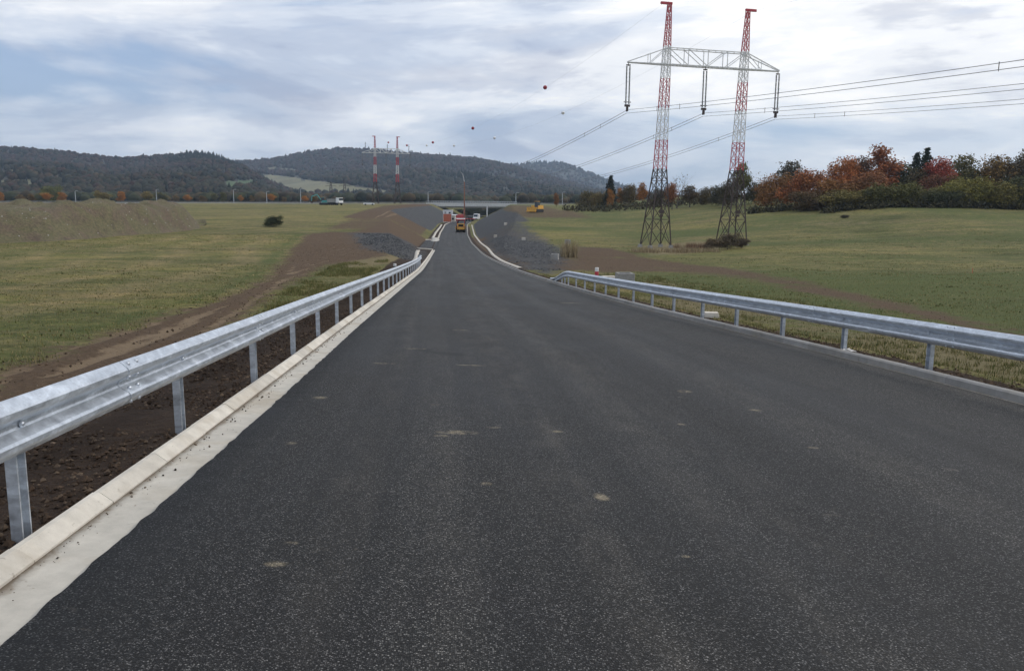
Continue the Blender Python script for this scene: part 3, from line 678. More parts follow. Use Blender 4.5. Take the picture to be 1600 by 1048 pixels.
for hi, H in enumerate(HILLS):
    p = np.array(H['pts'], float)
    tt = np.array([at_y(x, yy, H['Yr'])[:] for x, yy in p])
    aa, zz = tt[:, 0] / H['Yr'], tt[:, 2] - H['th']
    A = np.linspace(aa[0], aa[-1], 220)
    zr0 = np.interp(A, aa, zz); k = np.hanning(9); k /= k.sum()
    zr0 = np.convolve(np.pad(zr0, 4, 'edge'), k, 'valid')
    T = np.concatenate([np.linspace(0, 1, 60), 1 + np.linspace(.05, 1, 12)])
    Yh = np.where(T <= 1, H['Y0'] + (H['Yr'] - H['Y0']) * T, H['Yr'] + (H['Yb'] - H['Yr']) * (T - 1))
    def hz(X, Y, hi=hi, H=H, A=A, zr0=zr0):
        a = X / Y; zr = np.interp(a, A, zr0)
        t = (Y - H['Y0']) / (H['Yr'] - H['Y0'])
        s = np.where(t <= 1, np.clip(t, 0, 1) ** 1.25 * (1 - .12 * np.sin(np.clip(t, 0, 1) * math.pi)), 1 - .35 * np.clip((Y - H['Yr']) / (H['Yb'] - H['Yr']), 0, 1) ** 2)
        n_ = fbm(X, Y, 420, 50 + hi, 4) * 62 * np.sin(np.clip(t, 0, 1) * math.pi) ** 1.0
        n_ = n_ * np.clip((zr + 2) / 60, 0, 1)
        return -2.5 + (zr + 2.5) * s + np.minimum(n_, 26)
    AA, YY = np.meshgrid(A, Yh); XX = AA * YY; ZZ = np.maximum(hz(XX, YY), -3.0)
    idx = np.arange(AA.size).reshape(AA.shape)
    F = np.stack([idx[:-1, :-1], idx[:-1, 1:], idx[1:, 1:], idx[1:, :-1]], -1).reshape(-1, 4)
    me = np_mesh('hill', np.stack([XX, YY, ZZ], -1).reshape(-1, 3), F, True)
    for q in ('hill_ground', 'meadow_ground', 'far_green'): me.materials.append(MATS[q])
    cx, cy = pxarr(XX.ravel()[F].mean(1), YY.ravel()[F].mean(1), ZZ.ravel()[F].mean(1))
    mi = np.zeros(len(F), np.int32)
    for q, (P, h_) in enumerate(MEADOWS):
        if h_ == hi: mi[inpoly(cx, cy, P)] = 2 if q in (3, 6) else 1
    me.polygons.foreach_set('material_index', mi)
    tag(link('hill', me), kind='structure')
    # the wood on this hill: low crowns joined into one mass
    N = (30000, 26000, 11000)[hi]
    u = rng.random(N); a = aa[0] + (aa[-1] - aa[0]) * rng.random(N)
    Y = H['Y0'] + 10 + (H['Yr'] + 90 - H['Y0']) * u ** .85; X = a * Y
    Z = hz(X, Y); x_, y_ = pxarr(X, Y, Z)
    keep = (Z > -2.4) & (x_ > -250) & (x_ < 1750)
    for q, (P, h_) in enumerate(MEADOWS):
        if h_ == hi: keep &= ~inpoly(x_, y_, P)
    gap = fbm(X, Y, 190, 77 + hi, 3); keep &= ~((gap > .46) & (u < .6))
    X, Y, Z = X[keep], Y[keep], Z[keep]; n_ = len(X)
    sc = (.5 + .6 * rng.random(n_)) * (.78 + .25 * hi)
    con = (fbm(X, Y, 230, 88, 3) > .33) | (rng.random(n_) < .05)
    rad = np.where(con, 3.6, 6.2) * sc; hgt = np.where(con, 9.5, 6.6) * sc
    th = rng.random(n_) * 6.28; c, s_ = np.cos(th), np.sin(th)
    jit = 1 + .35 * (rng.random((n_, 16)) - .5)
    bx = crown_v[None, :, 0] * jit; by = crown_v[None, :, 1] * jit
    prof = np.ones((n_, 16)); prof[con, 10:15] = .5
    VX = X[:, None] + rad[:, None] * prof * (bx * c[:, None] - by * s_[:, None]); VY = Y[:, None] + rad[:, None] * prof * (bx * s_[:, None] + by * c[:, None])
    VZ = Z[:, None] + hgt[:, None] * (crown_v[None, :, 2] * jit * .9 + .75)
    V = np.stack([VX, VY, VZ], -1).reshape(-1, 3)
    F = (crown_f[None] + 16 * np.arange(n_)[:, None, None]).reshape(-1, 3)
    pal = np.array([(.060, .062, .030), (.085, .060, .032), (.050, .055, .030), (.11, .070, .032), (.045, .052, .028), (.075, .072, .034), (.10, .045, .028), (.13, .10, .045)])
    wt = rng.choice(8, n_, p=[.2, .15, .18, .1, .17, .12, .05, .03])
    upper = ((Y - H['Y0']) / (H['Yr'] - H['Y0']) > .62) & (rng.random(n_) < .6)
    C = pal[wt]; C[upper] = np.array([(.088, .050, .034)]) * (.8 + .5 * rng.random((upper.sum(), 1)))
    C[con] = np.array([(.020, .030, .018)]) * (.8 + .6 * rng.random((con.sum(), 1)))
    C = (.85 * C + .15 * np.array([(.055, .05, .034)])) * (.32 + .30 * rng.random((n_, 1))) * np.array([(1.0, .94, .97)])
    me = np_mesh('forest', V, F, True); set_attr(me, 'tint', np.repeat(C, 16, 0))
    tag(link('forest', me, mat='forest'), ('autumn woodland covering the low left hillside', 'autumn woodland covering the broad middle hill behind the masts', 'hazy woodland covering the farthest hill on the right')[hi], 'forest', kind='stuff')

n_ = 5200
X = rng.uniform(-620, 420, n_); Y = rng.uniform(545, 900, n_); Z = terr(X, np.clip(Y, 0, 600)) * (1 - sstep(600, 760, Y)) - 2.0 * sstep(600, 760, Y)
sc = .55 + .6 * rng.random(n_); jit = 1 + .35 * (rng.random((n_, 16)) - .5); th = rng.random(n_) * 6.28; c, s_ = np.cos(th)[:, None], np.sin(th)[:, None]
bx = crown_v[None, :, 0] * jit; by = crown_v[None, :, 1] * jit; rad = (4.6 * sc)[:, None]
V = np.stack([X[:, None] + rad * (bx * c - by * s_), Y[:, None] + rad * (bx * s_ + by * c), Z[:, None] + (3.6 * sc)[:, None] * (crown_v[None, :, 2] * jit + .85)], -1).reshape(-1, 3)
me = np_mesh('forest', V, (crown_f[None] + 16 * np.arange(n_)[:, None, None]).reshape(-1, 3), True)
set_attr(me, 'tint', np.repeat(np.array([(.040, .045, .024), (.055, .045, .026), (.03, .037, .022), (.075, .055, .028), (.05, .055, .025)])[rng.integers(0, 5, n_)] * (.5 + .6 * rng.random((n_, 1))), 16, 0))
tag(link('forest', me, mat='forest'), 'dark belt of trees on the plain just behind the motorway', 'forest', kind='stuff')

# ------------------------------------------------------------------ guardrails
WB = [(.018, .155), (.030, .150), (.074, .112), (.083, .098), (.083, .074), (.072, .058), (.012, .022), (.004, .010), (.004, -.010), (.012, -.022), (.072, -.058), (.083, -.074), (.083, -.098), (.074, -.112), (.030, -.150), (.018, -.155)]
def beam(path, s0, s1, side, lift=0.0, parent=None, drop=None):
    """W beam from arc parameter s0 to s1; path(s) -> (point, out direction)"""
    n = max(2, int((s1 - s0) / .35) + 1); P = []
    for s in np.linspace(s0, s1, n):
        p, out, zz = path(s)
        ring = [(p.x + out.x * (o + lift), p.y + out.y * (o + lift), zz + z) for o, z in WB]
        ring += [(p.x + out.x * (o + lift - .005), p.y + out.y * (o + lift - .005), zz + z * .99) for o, z in reversed(WB)]
        P.append(ring)
    b = MB(); b.quadgrid(P, True)
    m_ = len(P[0]) // 2; base = 0
    for e in (0, (n - 1) * 2 * m_):
        for k in range(m_ - 1): b.f.append((e + k, e + k + 1, e + 2 * m_ - 2 - k, e + 2 * m_ - 1 - k))
    o = b.build('rail_beam', 'galvanised', parent)
    return o
def post_mesh():
    b = MB()
    # sigma-like channel: web plus two flanges with lips (open to the field)
    poly = [(-.05, -.03), (.05, -.03), (.05, .03), (.038, .03), (.038, -.024), (-.038, -.024), (-.038, .03), (-.05, .03)]
    for z in (-.55, .76):
        b.v += [(p[1], p[0], z) for p in poly]
    b.f += [(0, 1, 2, 3, 4, 5, 6, 7), (15, 14, 13, 12, 11, 10, 9, 8)] + [(i, (i + 1) % 8, 8 + (i + 1) % 8, 8 + i) for i in range(8)]
    return b.mesh('post')
PM = post_mesh(); PM.materials.append(MATS['galvanised'])
bb = MB(); bb.lathe([(.004, .016), (.013, .014), (.017, .0), (.017, -.006)], 8, 'X'); BOLT = bb.mesh('bolt', True); BOLT.materials.append(MATS['galvanised'])
def guardrail(xf, zf, side, off, Ystart, Yend, spacing, Yfirst, label, top=.80, ramp_len=0, flare=0, dense_end=0, plist=None):
    root = empty('guardrail', (float(xf(Ystart)), Ystart, float(zf(Ystart))))
    inv = Matrix.Translation(-root.location)
    cz = top - .155
    def path(Y):
        fl = flare * sstep(Yend - 6, Yend, Y)
        x = float(xf(Y)) + side * (off + fl); e = .05
        d = Vector((float(xf(Y + e)) - float(xf(Y - e)) + side * flare * (sstep(Yend - 6, Yend, Y + e) - sstep(Yend - 6, Yend, Y - e)), 2 * e, 0)).normalized()
        out = Vector((d.y, -d.x, 0)) * (1 if side < 0 else -1)
        dz = -(cz - .02) * float(sstep(Yend - ramp_len, Yend, Y)) if ramp_len else 0
        return Vector((x, Y, 0)) - root.location.xy.to_3d(), out, float(zf(Y)) + cz + dz - root.location.z
    Y = Ystart; k = 0; cuts = []
    while Y < Yend:
        Y1 = min(Y + 4.0, Yend)
        b_ = beam(path, Y, min(Y1 + .3, Yend), side, .0055 if k % 2 else 0.0, root)
        # splice bolts
        if Y > Ystart and Y < 46:
            for dy in (.07, .22):
                for (o, z) in ((.044, .086 + .045), (.044, .04), (.044, -.04), (.044, -.131)):
                    p, out, zz = path(Y + dy)
                    M = Matrix.Translation((p.x + out.x * (o + .008), p.y + out.y * (o + .008), zz + z)) @ Matrix.Rotation(math.atan2(out.y, out.x), 4, 'Z')
                    link('bolt', BOLT, root, M=M)
        Y = Y1; k += 1
    Yp = Yfirst; posts = []
    if plist: posts = list(plist); Yp = posts[-1] + spacing
    while Yp < Yend - .3:
        posts.append(Yp); Yp += spacing if (Yend - Yp) > dense_end else spacing * .5
    for Yp in posts:
        p, out, zz = path(Yp)
        ang = math.atan2(out.y, out.x)
        M = Matrix.Translation((p.x - out.x * .035, p.y - out.y * .035, zz - cz + (.0 if not ramp_len else min(0, zz + root.location.z - float(zf(Yp)) - cz)))) @ Matrix.Rotation(ang, 4, 'Z') @ Matrix.Rotation(random.uniform(-.006, .006), 4, 'Y')
        link('post', PM, root, M=M)
        if Yp < 46:
            M = Matrix.Translation((p.x + out.x * .014, p.y + out.y * .014, zz)) @ Matrix.Rotation(ang, 4, 'Z')
            link('bolt', BOLT, root, M=M)
    tag(root, label, 'guardrail')
    return root
lp = sorted(float(on_profile(x, yy, lambda Y: zL(Y) + .01)[0]) for x, yy in [(15, 850), (277, 678), (393, 598), (458, 555), (500, 527)])
print('posts', lp)
lp = [lp[0] - 5.4, lp[0] - 2.7] + lp
guardrail(XL, zL, -1, .47, -6.5, 76, 2.68, -6.15, 'galvanised steel crash barrier beside the wide pale gutter and dark soil strip', .825, flare=.5, dense_end=7, ramp_len=2.5, plist=lp)
rp = sorted(float(on_profile(x, yy, lambda Y: zR(Y) + .08)[0]) for x, yy in [(1426, 577), (1296, 546), (1205, 524), (1138, 508), (1087, 496), (1046, 486), (1012, 478), (985, 471)])
print('posts', rp)
rp = [rp[0] - 4.8, rp[0] - 2.4] + rp
guardrail(XR, zR, 1, .30, 3.0, 47, 2.2, 3.9, 'galvanised steel crash barrier beside the grass verge, its far end ramped into the ground', .77, ramp_len=7, flare=.1, dense_end=8, plist=rp)

# ------------------------------------------------------------------ grass, clods and gravel (uncountable stuff)
def blades(name, X, Y, hmin, hmax, wmin, wmax, pal, p, label, lean=.5):
    n = len(X); Z = terr(X, Y) ; h = hmin + (hmax - hmin) * rng.random(n) ** 1.6; w_ = wmin + (wmax - wmin) * rng.random(n)
    th = rng.random(n) * 6.28; ln = lean * h * rng.random(n); la = rng.random(n) * 6.28
    dx, dy = np.cos(th) * w_ / 2, np.sin(th) * w_ / 2
    V = np.stack([np.stack([X - dx, Y - dy, Z - .03], -1), np.stack([X + dx, Y + dy, Z - .03], -1), np.stack([X + np.cos(la) * ln, Y + np.sin(la) * ln, Z + h], -1)], 1).reshape(-1, 3)
    me = np_mesh(name, V, np.arange(3 * n).reshape(-1, 3)); C = np.array(pal)[rng.choice(len(pal), n, p=p)] * (.7 + .6 * rng.random((n, 1)))
    set_attr(me, 'tint', np.repeat(C, 3, 0))
    return tag(link(name, me, mat='grass_blades'), label, 'grass', kind='stuff')
def sample(n, side, Y0, Y1, maxd, mind):
    Y = Y0 + (Y1 - Y0) * rng.random(n) ** 1.4; d = mind + (maxd - mind) * rng.random(n) ** 1.5
    X = (XL(Y) - GL - KL) - d if side < 0 else (XR(Y) + GR + KR) + d
    A, B = masks(X, Y)
    nz = fbm(X, Y, 2.2, 61, 3)
    fade = np.clip((74 - Y) / 40, 0, 1) * np.clip((maxd - d) / 14, 0, 1)
    bare = np.maximum.reduce([A[:, 0], A[:, 1], B[:, 2]]) + .35 * nz + .25 * (rng.random(n) - .5)
    ok = (bare < .45) & (rng.random(n) < fade)
    return X[ok], Y[ok], A[ok], B[ok]
GP = [(.15, .145, .052), (.10, .108, .036), (.22, .185, .08), (.31, .25, .13), (.075, .09, .028)]
X, Y, A, B = sample(230000, -1, 6, 75, 42, 2.0)
blades('grass', X, Y, .015, .085, .012, .03, GP, [.34, .24, .22, .12, .08], 'short mown meadow grass beside the dirt track')
X, Y, A, B = sample(260000, 1, 5, 75, 45, .3)
blades('grass', X, Y, .015, .095, .012, .03, GP, [.30, .22, .20, .16, .12], 'short patchy grass on the field behind the ramped crash barrier')
# taller weeds in tufts
def tufts(n_t, side, Y0, Y1, d0, d1, h, pal, p, label, thr=.05):
    Yt = Y0 + (Y1 - Y0) * rng.random(n_t) ** 1.3; d = d0 + (d1 - d0) * rng.random(n_t)
    Xt = (XL(Yt) - GL - KL) - d if side < 0 else (XR(Yt) + GR + KR) + d
    A_, B_ = masks(Xt, Yt); ok = (fbm(Xt, Yt, 3.5, 71, 2) > thr) & (np.maximum(A_[:, 0], A_[:, 1]) < .35); Xt, Yt = Xt[ok], Yt[ok]; k = 22
    X = np.repeat(Xt, k) + rng.normal(0, .09, len(Xt) * k); Y = np.repeat(Yt, k) + rng.normal(0, .09, len(Yt) * k)
    return blades('weeds', X, Y, h[0], h[1], .012, .03, pal, p, label, .9)
tufts(3000, -1, 19, 72, 2.6, 6.5, (.05, .20), GP, [.36, .3, .12, .05, .17], 'taller weed tufts between the soil strip and dirt track')
tufts(2200, 1, 7, 70, .9, 9, (.05, .17), GP, [.3, .28, .14, .1, .18], 'taller weed tufts on the verge behind the ramped crash barrier')
def tussocks(n_t, side, Y1, maxd, label):
    Yt = 14 + (Y1 - 14) * rng.random(n_t) ** .9; d = 3 + (maxd - 3) * rng.random(n_t)
    Xt = (XL(Yt) - GL - KL) - d if side < 0 else (XR(Yt) + GR + KR) + d
    A_, B_ = masks(Xt, Yt); ok = (np.maximum(A_[:, 0], A_[:, 1]) < .4) & (fbm(Xt, Yt, 9, 67, 3) > -.12 + .3 * (rng.random(n_t) - .5)); Xt, Yt = Xt[ok], Yt[ok]; k = 9
    sp_ = np.repeat(.10 + .0012 * Yt, k)
    X = np.repeat(Xt, k) + rng.normal(0, 1, len(Xt) * k) * sp_ * 1.8; Y = np.repeat(Yt, k) + rng.normal(0, 1, len(Yt) * k) * sp_
    blades('tussocks', X, Y, .02, .085, .05, .12, [(.10, .108, .032), (.075, .088, .026), (.15, .12, .05), (.24, .20, .09), (.30, .25, .13)], [.26, .16, .2, .24, .14], label, 2.2)
tussocks(7500, -1, 118, 70, 'uneven tussocks over the left meadow')
tussocks(7500, 1, 130, 75, 'uneven tussocks over the right-hand field')
def rocks(name, X, Y, s0, s1, pal, label, cat, zoff=0.0, flat=.7):
    n = len(X); base = np.array([(1, 0, 0), (-1, 0, 0), (0, 1, 0), (0, -1, 0), (0, 0, 1), (0, 0, -1)], float)
    f = np.array([(0, 2, 4), (2, 1, 4), (1, 3, 4), (3, 0, 4), (2, 0, 5), (1, 2, 5), (3, 1, 5), (0, 3, 5)])
    s = s0 + (s1 - s0) * rng.random(n) ** 3; Z = terr(X, Y)
    J = base[None] * (.6 + .8 * rng.random((n, 6, 1))) + .25 * (rng.random((n, 6, 3)) - .5)
    th = rng.random(n) * 6.28; c, q = np.cos(th)[:, None], np.sin(th)[:, None]
    V = np.stack([X[:, None] + s[:, None] * (J[..., 0] * c - J[..., 1] * q), Y[:, None] + s[:, None] * (J[..., 0] * q + J[..., 1] * c), Z[:, None] + zoff + s[:, None] * flat * J[..., 2]], -1)
    me = np_mesh(name, V.reshape(-1, 3), (f[None] + 6 * np.arange(n)[:, None, None]).reshape(-1, 3))
    C = np.array(pal)[rng.integers(0, len(pal), n)] * (.7 + .6 * rng.random((n, 1))); set_attr(me, 'tint', np.repeat(C, 6, 0))
    return tag(link(name, me, mat='stones'), label, cat, kind='stuff')
n = 38000; Y = 1.5 + 60 * rng.random(n) ** 1.7; d = .02 + 2.3 * rng.random(n); X = XL(Y) - GL - KL - d
rocks('soil_clods', X, Y, .004, .030, [(.045, .030, .020), (.065, .044, .030), (.037, .024, .016), (.10, .072, .05)], 'dark brown soil clods behind the pale gutter kerb', 'soil', .012)
n = 5000; Y = 5 + 50 * rng.random(n) ** 1.5; d = .02 + .8 * rng.random(n); X = XR(Y) + GR + KR + d
rocks('soil_clods', X, Y, .006, .045, [(.05, .032, .02), (.07, .046, .03), (.12, .09, .06)], 'brown soil clods behind the grey kerb under the barrier', 'soil')
n = 26000; Y = 6 + 90 * rng.random(n) ** 1.4; d = 2.2 + 24 * rng.random(n); X = XL(Y) - GL - KL - d
A_, B_ = masks(X, Y); ok = (A_[:, 0] > .35) & (rng.random(n) < .8); 
rocks('soil_clods', X[ok], Y[ok], .008, .045, [(.075, .052, .034), (.11, .078, .052), (.17, .13, .09), (.05, .034, .022)], 'loose brown clods scattered over the left dirt track', 'soil')
n = 22000; Y = 8 + 80 * rng.random(n) ** 1.3; d = 1.0 + 22 * rng.random(n); X = XR(Y) + GR + KR + d
A_, B_ = masks(X, Y); ok = (A_[:, 0] > .3) & (rng.random(n) < .8)
rocks('soil_clods', X[ok], Y[ok], .008, .045, [(.11, .078, .05), (.15, .11, .074), (.21, .165, .115), (.075, .052, .034)], 'loose brown clods scattered over the right dirt track', 'soil')
# gravel on the cut slopes
def gravel_pts(P, n):
    P = pxpoly(P); a = np.array(P); X = a[:, 0].min() + np.ptp(a[:, 0]) * rng.random(n); Y = a[:, 1].min() + np.ptp(a[:, 1]) * rng.random(n)
    k = poly_sd(X, Y, P) + 5.0 * fbm(X, Y, 6, 33, 3) > 1.2 + 1.5 * (rng.random(n) - .5); return X[k], Y[k]
GR_P = [(.05, .053, .058), (.085, .088, .093), (.035, .037, .04), (.14, .14, .14)]
X, Y = gravel_pts([(548, 364), (606, 364), (650, 384), (668, 398), (655, 404), (620, 402), (570, 388)], 15000)
rocks('gravel', X, Y, .03, .11, GR_P, 'dark crushed stone facing on the bank by the lay-by', 'gravel')
X, Y = gravel_pts([(752, 377), (835, 376), (862, 380), (884, 400), (872, 424), (846, 428), (805, 412), (775, 398)], 17000)
rocks('gravel', X, Y, .03, .11, GR_P, 'dark crushed stone facing on the bank near the reeds', 'gravel')
# crumbs of clay and grit along the pale gutter
n = 420; Y = 2.2 + 22 * rng.random(n) ** 1.5; X = XL(Y) - GL + .03 + np.abs(rng.normal(0, .06, n))
V = rocks('gutter_grit', X, Y, .003, .014, [(.06, .04, .025), (.12, .09, .06), (.03, .025, .02)], 'crumbs of soil lying along the pale gutter', 'grit')
co = np.empty(len(V.data.vertices) * 3, np.float32); V.data.vertices.foreach_get('co', co); co = co.reshape(-1, 6, 3)
cen = co[:, :, 2].mean(1); co[:, :, 2] += (zL(Y) - .008 - cen)[:, None]; V.data.vertices.foreach_set('co', co.ravel())

# ------------------------------------------------------------------ earth bank on the left meadow
def bank():
    base = [on_terr(*p) for p in [(-330, 405), (-150, 392), (0, 381), (80, 378), (160, 372), (230, 366), (290, 361), (322, 357)]]
    tops = [318, 316, 318, 319, 317, 318, 321, 340]
    # depth direction away from the camera
    S = np.linspace(0, 7, 190); P = []
    for s in S:
        i = min(6, int(s)); f = s - i
        b = base[i].lerp(base[i + 1], f); ty = tops[i] * (1 - f) + tops[i + 1] * f
        bp = px(b); endf = float(sstep(7.0, 5.6, s)) if s > 5.6 else 1.0
        dirn = Vector((b.x, b.y, 0)).normalized()
        H = (at_y(bp[0], ty, b.y + 8).z - b.z) * (1 if s < 5.6 else endf ** .8)
        H = max(.05, H + .5 * float(fbm(s * 9, 0, 6, 91, 3)))
        r = []
        for t in np.linspace(0, 1, 30):
            q = b + dirn * (t * 26)
            prof = float(sstep(0, .34, t) ** .8 * (1 - sstep(.62, 1, t)))
            nz = (1.5 * float(fbm(q.x, q.y, 9, 96, 2)) + 1.1 * float(fbm(q.x, q.y, 4, 93, 4))) * prof + .22 * float(fbm(q.x, q.y, 1.2, 97, 3)) * min(1, prof * 4)
            r.append((q.x + .5 * float(fbm(q.x, q.y, 4, 98, 2)), q.y, (float(terr(q.x, q.y)) - .12) * (1 - 0) + max(-.3, H * prof + nz)))
        P.append(r)
    b = MB(); b.quadgrid(P)
    mt, n, bs = newmat('bank_soil')
    g = nd(n, 'ShaderNodeNewGeometry').outputs['Position']
    f = noise(n, g, .35, 6, .65, .5); f2 = noise(n, g, 3.5, 6, .7)
    vo = nd(n, 'ShaderNodeTexVoronoi'); vo.inputs['Scale'].default_value = 1.3; lk(n, g, vo.inputs['Vector'])
    c = ramp(n, f2, [(.3, (.075, .053, .034)), (.55, (.135, .10, .066)), (.75, (.20, .155, .105))])
    c = mix(n, ramp(n, f, [(.40, (0,) * 3), (.56, (.85,) * 3)]), c, ramp(n, f2, [(.3, (.075, .078, .032)), (.7, (.18, .155, .080))]))
    c = mix(n, ramp(n, noise(n, g, .9, 6, .7, .8), [(.52, (0,) * 3), (.68, (.6,) * 3)]), c, (.045, .034, .024))
    lk(n, c, bs.inputs['Base Color']); bs.inputs['Roughness'].default_value = .95; bump(n, bs, f2, .9, .3)
    o = b.build('earth_bank', 'bank_soil', None, True)
    tag(o, kind='structure')
    # pale stones lying on the face
    cs = MB(); pts = []
    for _ in range(70):
        i = random.randrange(30, 180); j = random.randrange(2, 11); p = P[i][j]; s = random.uniform(.05, .13)
        cs.box((p[0], p[1], p[2] + s * .2), (s * 1.4, s, s * .8), Matrix.Rotation(random.random() * 3, 3, 'Z') @ Matrix.Rotation(random.random(), 3, 'X'), .7)
    tag(cs.build('stones', 'pale_gravel'), 'scattered pale stones on the long earth bank', 'stones', kind='stuff')
bank()

# ------------------------------------------------------------------ trees
def crown_pts(n, lobes):
    """leaf clump centres near the surface of several lobes"""
    out = []
    wsum = sum(l[3] * l[4] for l in lobes)
    for (cx, cy, cz, r, rz) in lobes:
        for _ in range(int(n * r * rz / wsum)):
            v = Vector((random.gauss(0, 1), random.gauss(0, 1), random.gauss(0, 1))).normalized() * (random.random() ** .38)
            out.append(Vector((cx + v.x * r, cy + v.y * r, cz + v.z * rz)))
    return out
def leaf_mesh(name, centers, size, per=5, spread=.5):
    C = np.array([c[:] for c in centers]); n = len(C) * per
    C = np.repeat(C, per, 0) + rng.normal(0, spread, (n, 3))
    a = rng.normal(0, 1, (n, 3)); a /= np.linalg.norm(a, axis=1)[:, None]
    b = np.cross(a, rng.normal(0, 1, (n, 3))); b /= np.linalg.norm(b, axis=1)[:, None]
    s = size * (.6 + .8 * rng.random((n, 1)))
    V = np.stack([C - a * s, C + b * s * .6, C + a * s, C - b * s * .6], 1).reshape(-1, 3)
    return np_mesh(name, V, np.arange(4 * n).reshape(-1, 4))
def limbs(b, p, d, L, r, depth, spread=.6, n=3):
    pts = [p]; rad = [r]; q = p.copy(); dd = d.copy()
    for k in range(3):
        dd = (dd + Vector((random.uniform(-.15, .15), random.uniform(-.15, .15), .05))).normalized(); q = q + dd * L / 3; pts.append(q.copy()); rad.append(r * (1 - .22 * (k + 1)))
    b.tube(pts, rad, 6 if depth > 1 else 4)
    if depth <= 0: return
    for k in range(n):
        i = random.choice((1, 2, 3, 3)); a = random.random() * 6.28
        e = (dd * random.uniform(.6, 1.0) + Vector((math.cos(a), math.sin(a), random.uniform(-.1, .45))) * spread).normalized()
        limbs(b, pts[i], e, L * random.uniform(.5, .75), rad[i] * .62, depth - 1, spread, n)
PROTO = {}
def tree_proto(kind):
    """meshes at unit-ish scale: height 10 m"""
    if kind in PROTO: return PROTO[kind]
    tb = MB(); random.seed(hash(kind) % 1000 if False else sum(map(ord, kind)))
    if kind.startswith('round'):
        limbs(tb, Vector((0, 0, -.4)), Vector((0, 0, 1)), 3.6, .24, 2, .75, 4)
        lob = [(random.uniform(-1.6, 1.6), random.uniform(-1.6, 1.6), random.uniform(3.6, 7.6), random.uniform(1.3, 2.1), random.uniform(1.2, 1.9)) for _ in range(8)] + [(0, 0, 5.6, 2.4, 3.0), (0, 0, 8.3, 1.2, 1.5)]
        cm = leaf_mesh('crown', crown_pts(520, lob), .17, 11, .30)
    elif kind.startswith('bushy'):
        limbs(tb, Vector((0, 0, -.4)), Vector((0, 0, 1)), 2.4, .2, 2, .9, 4)
        lob = [(random.uniform(-3.4, 3.4), random.uniform(-2, 2), random.uniform(1.6, 7.4), random.uniform(1.4, 2.3), random.uniform(1.2, 2.0)) for _ in range(13)] + [(0, 0, 3.2, 3.6, 2.9), (0, 0, 6.5, 2.3, 2.6)]
        cm = leaf_mesh('crown', crown_pts(760, lob), .18, 11, .34)
    elif kind.startswith('slim'):
        limbs(tb, Vector((0, 0, -.4)), Vector((0, 0, 1)), 4.2, .2, 2, .45, 3)
        lob = [(random.uniform(-.9, .9), random.uniform(-.9, .9), 2.4 + .75 * k, 1.7 - .09 * k * k / 8, 1.2) for k in range(9)]
        cm = leaf_mesh('crown', crown_pts(420, lob), .17, 11, .28)
    elif kind.startswith('spruce'):
        tb.tube([(0, 0, -.3), (0, 0, 5), (0, 0, 9.6)], [.22, .13, .02], 7)
        cs = []
        for k in range(17):
            z = 1.0 + k * .53; rr = 2.5 * (1 - z / 10.2) ** .9 + .12
            for _ in range(int(12 + rr * 16)):
                a = random.random() * 6.28; q = rr * random.random() ** .5 * (.8 + .25 * math.sin(a * 5 + k * 2)); cs.append(Vector((q * math.cos(a), q * math.sin(a), z - q * .28)))
        cm = leaf_mesh('crown', cs, .20, 6, .14)
    elif kind.startswith('bare'):
        limbs(tb, Vector((0, 0, -.4)), Vector((0, 0, 1)), 4.2, .22, 4, .62, 4)
        lob = [(random.uniform(-1.6, 1.6), random.uniform(-1.6, 1.6), random.uniform(4, 8), 1.5, 1.4) for _ in range(6)]
        cm = leaf_mesh('crown', crown_pts(60, lob), .14, 3, .5)
    elif kind.startswith('shrub'):
        for k in range(6):
            a = random.random() * 6.28
            limbs(tb, Vector((.3 * math.cos(a), .3 * math.sin(a), -.2)), Vector((math.cos(a) * .5, math.sin(a) * .5, 1)).normalized(), 3.5, .12, 1, .6, 3)
        lob = [(random.uniform(-4.2, 4.2), random.uniform(-2.4, 2.4), random.uniform(1.5, 6.6), random.uniform(1.6, 2.6), random.uniform(1.3, 2.2)) for _ in range(14)] + [(0, 0, 3.5, 4.2, 3.6), (-1.5, 0, 1.4, 3.4, 1.6), (2, 0, 1.4, 3.4, 1.6)]
        cm = leaf_mesh('crown', crown_pts(900, lob), .19, 11, .36)
    tm = tb.mesh('trunk'); tm.materials.append(MATS['bare_twig' if kind.startswith('bare') else 'bark']); cm.materials.append(MATS['foliage'])
    PROTO[kind] = (tm, cm); return PROTO[kind]
def tree(name, kind, x, Y, topy, wpx, colr, label, cat='tree', group=None, base=None, rz=None, z=None):
    tm, cm = tree_proto(kind)
    p = base if base is not None else place(x, Y)
    Ht = at_y(x, topy, p.y).z - p.z
    zt = {'round': 9.7, 'bushy': 9.0, 'slim': 9.4, 'spruce': 9.8, 'bare': 10.0, 'shrub': 8.3}[kind.rstrip('0123456789')]
    wt = {'round': 6.4, 'bushy': 9.4, 'slim': 4.2, 'spruce': 5.0, 'bare': 7.0, 'shrub': 12.0}[kind.rstrip('0123456789')]
    Wm = wpx / FPX * p.y
    o = empty(name, p, rz if rz is not None else random.uniform(-.5, .5))
    o.scale = (Wm / wt, Wm / wt, Ht / zt)
    link('trunk', tm, o); c = link('crown', cm, o); c.color = (*[min(1, q * 1.18) for q in colr], 1)
    tag(o, label, cat, group); return o
RED = (.24, .090, .034); RUST = (.20, .098, .036); ORG = (.26, .12, .030); OLIVE = (.10, .095, .030); DKG = (.048, .055, .026); BRN = (.085, .058, .036); YEL = (.22, .16, .045); CRIM = (.24, .055, .040); SPR = (.014, .024, .016); GRN = (.065, .078, .024)
B = 'autumn trees of the wood beyond the right-hand field'
tree('autumn_tree', 'bushy1', 1206, 182, 272, 62, RUST, 'low rust-red tree at the open edge of the autumn wood', group=B)
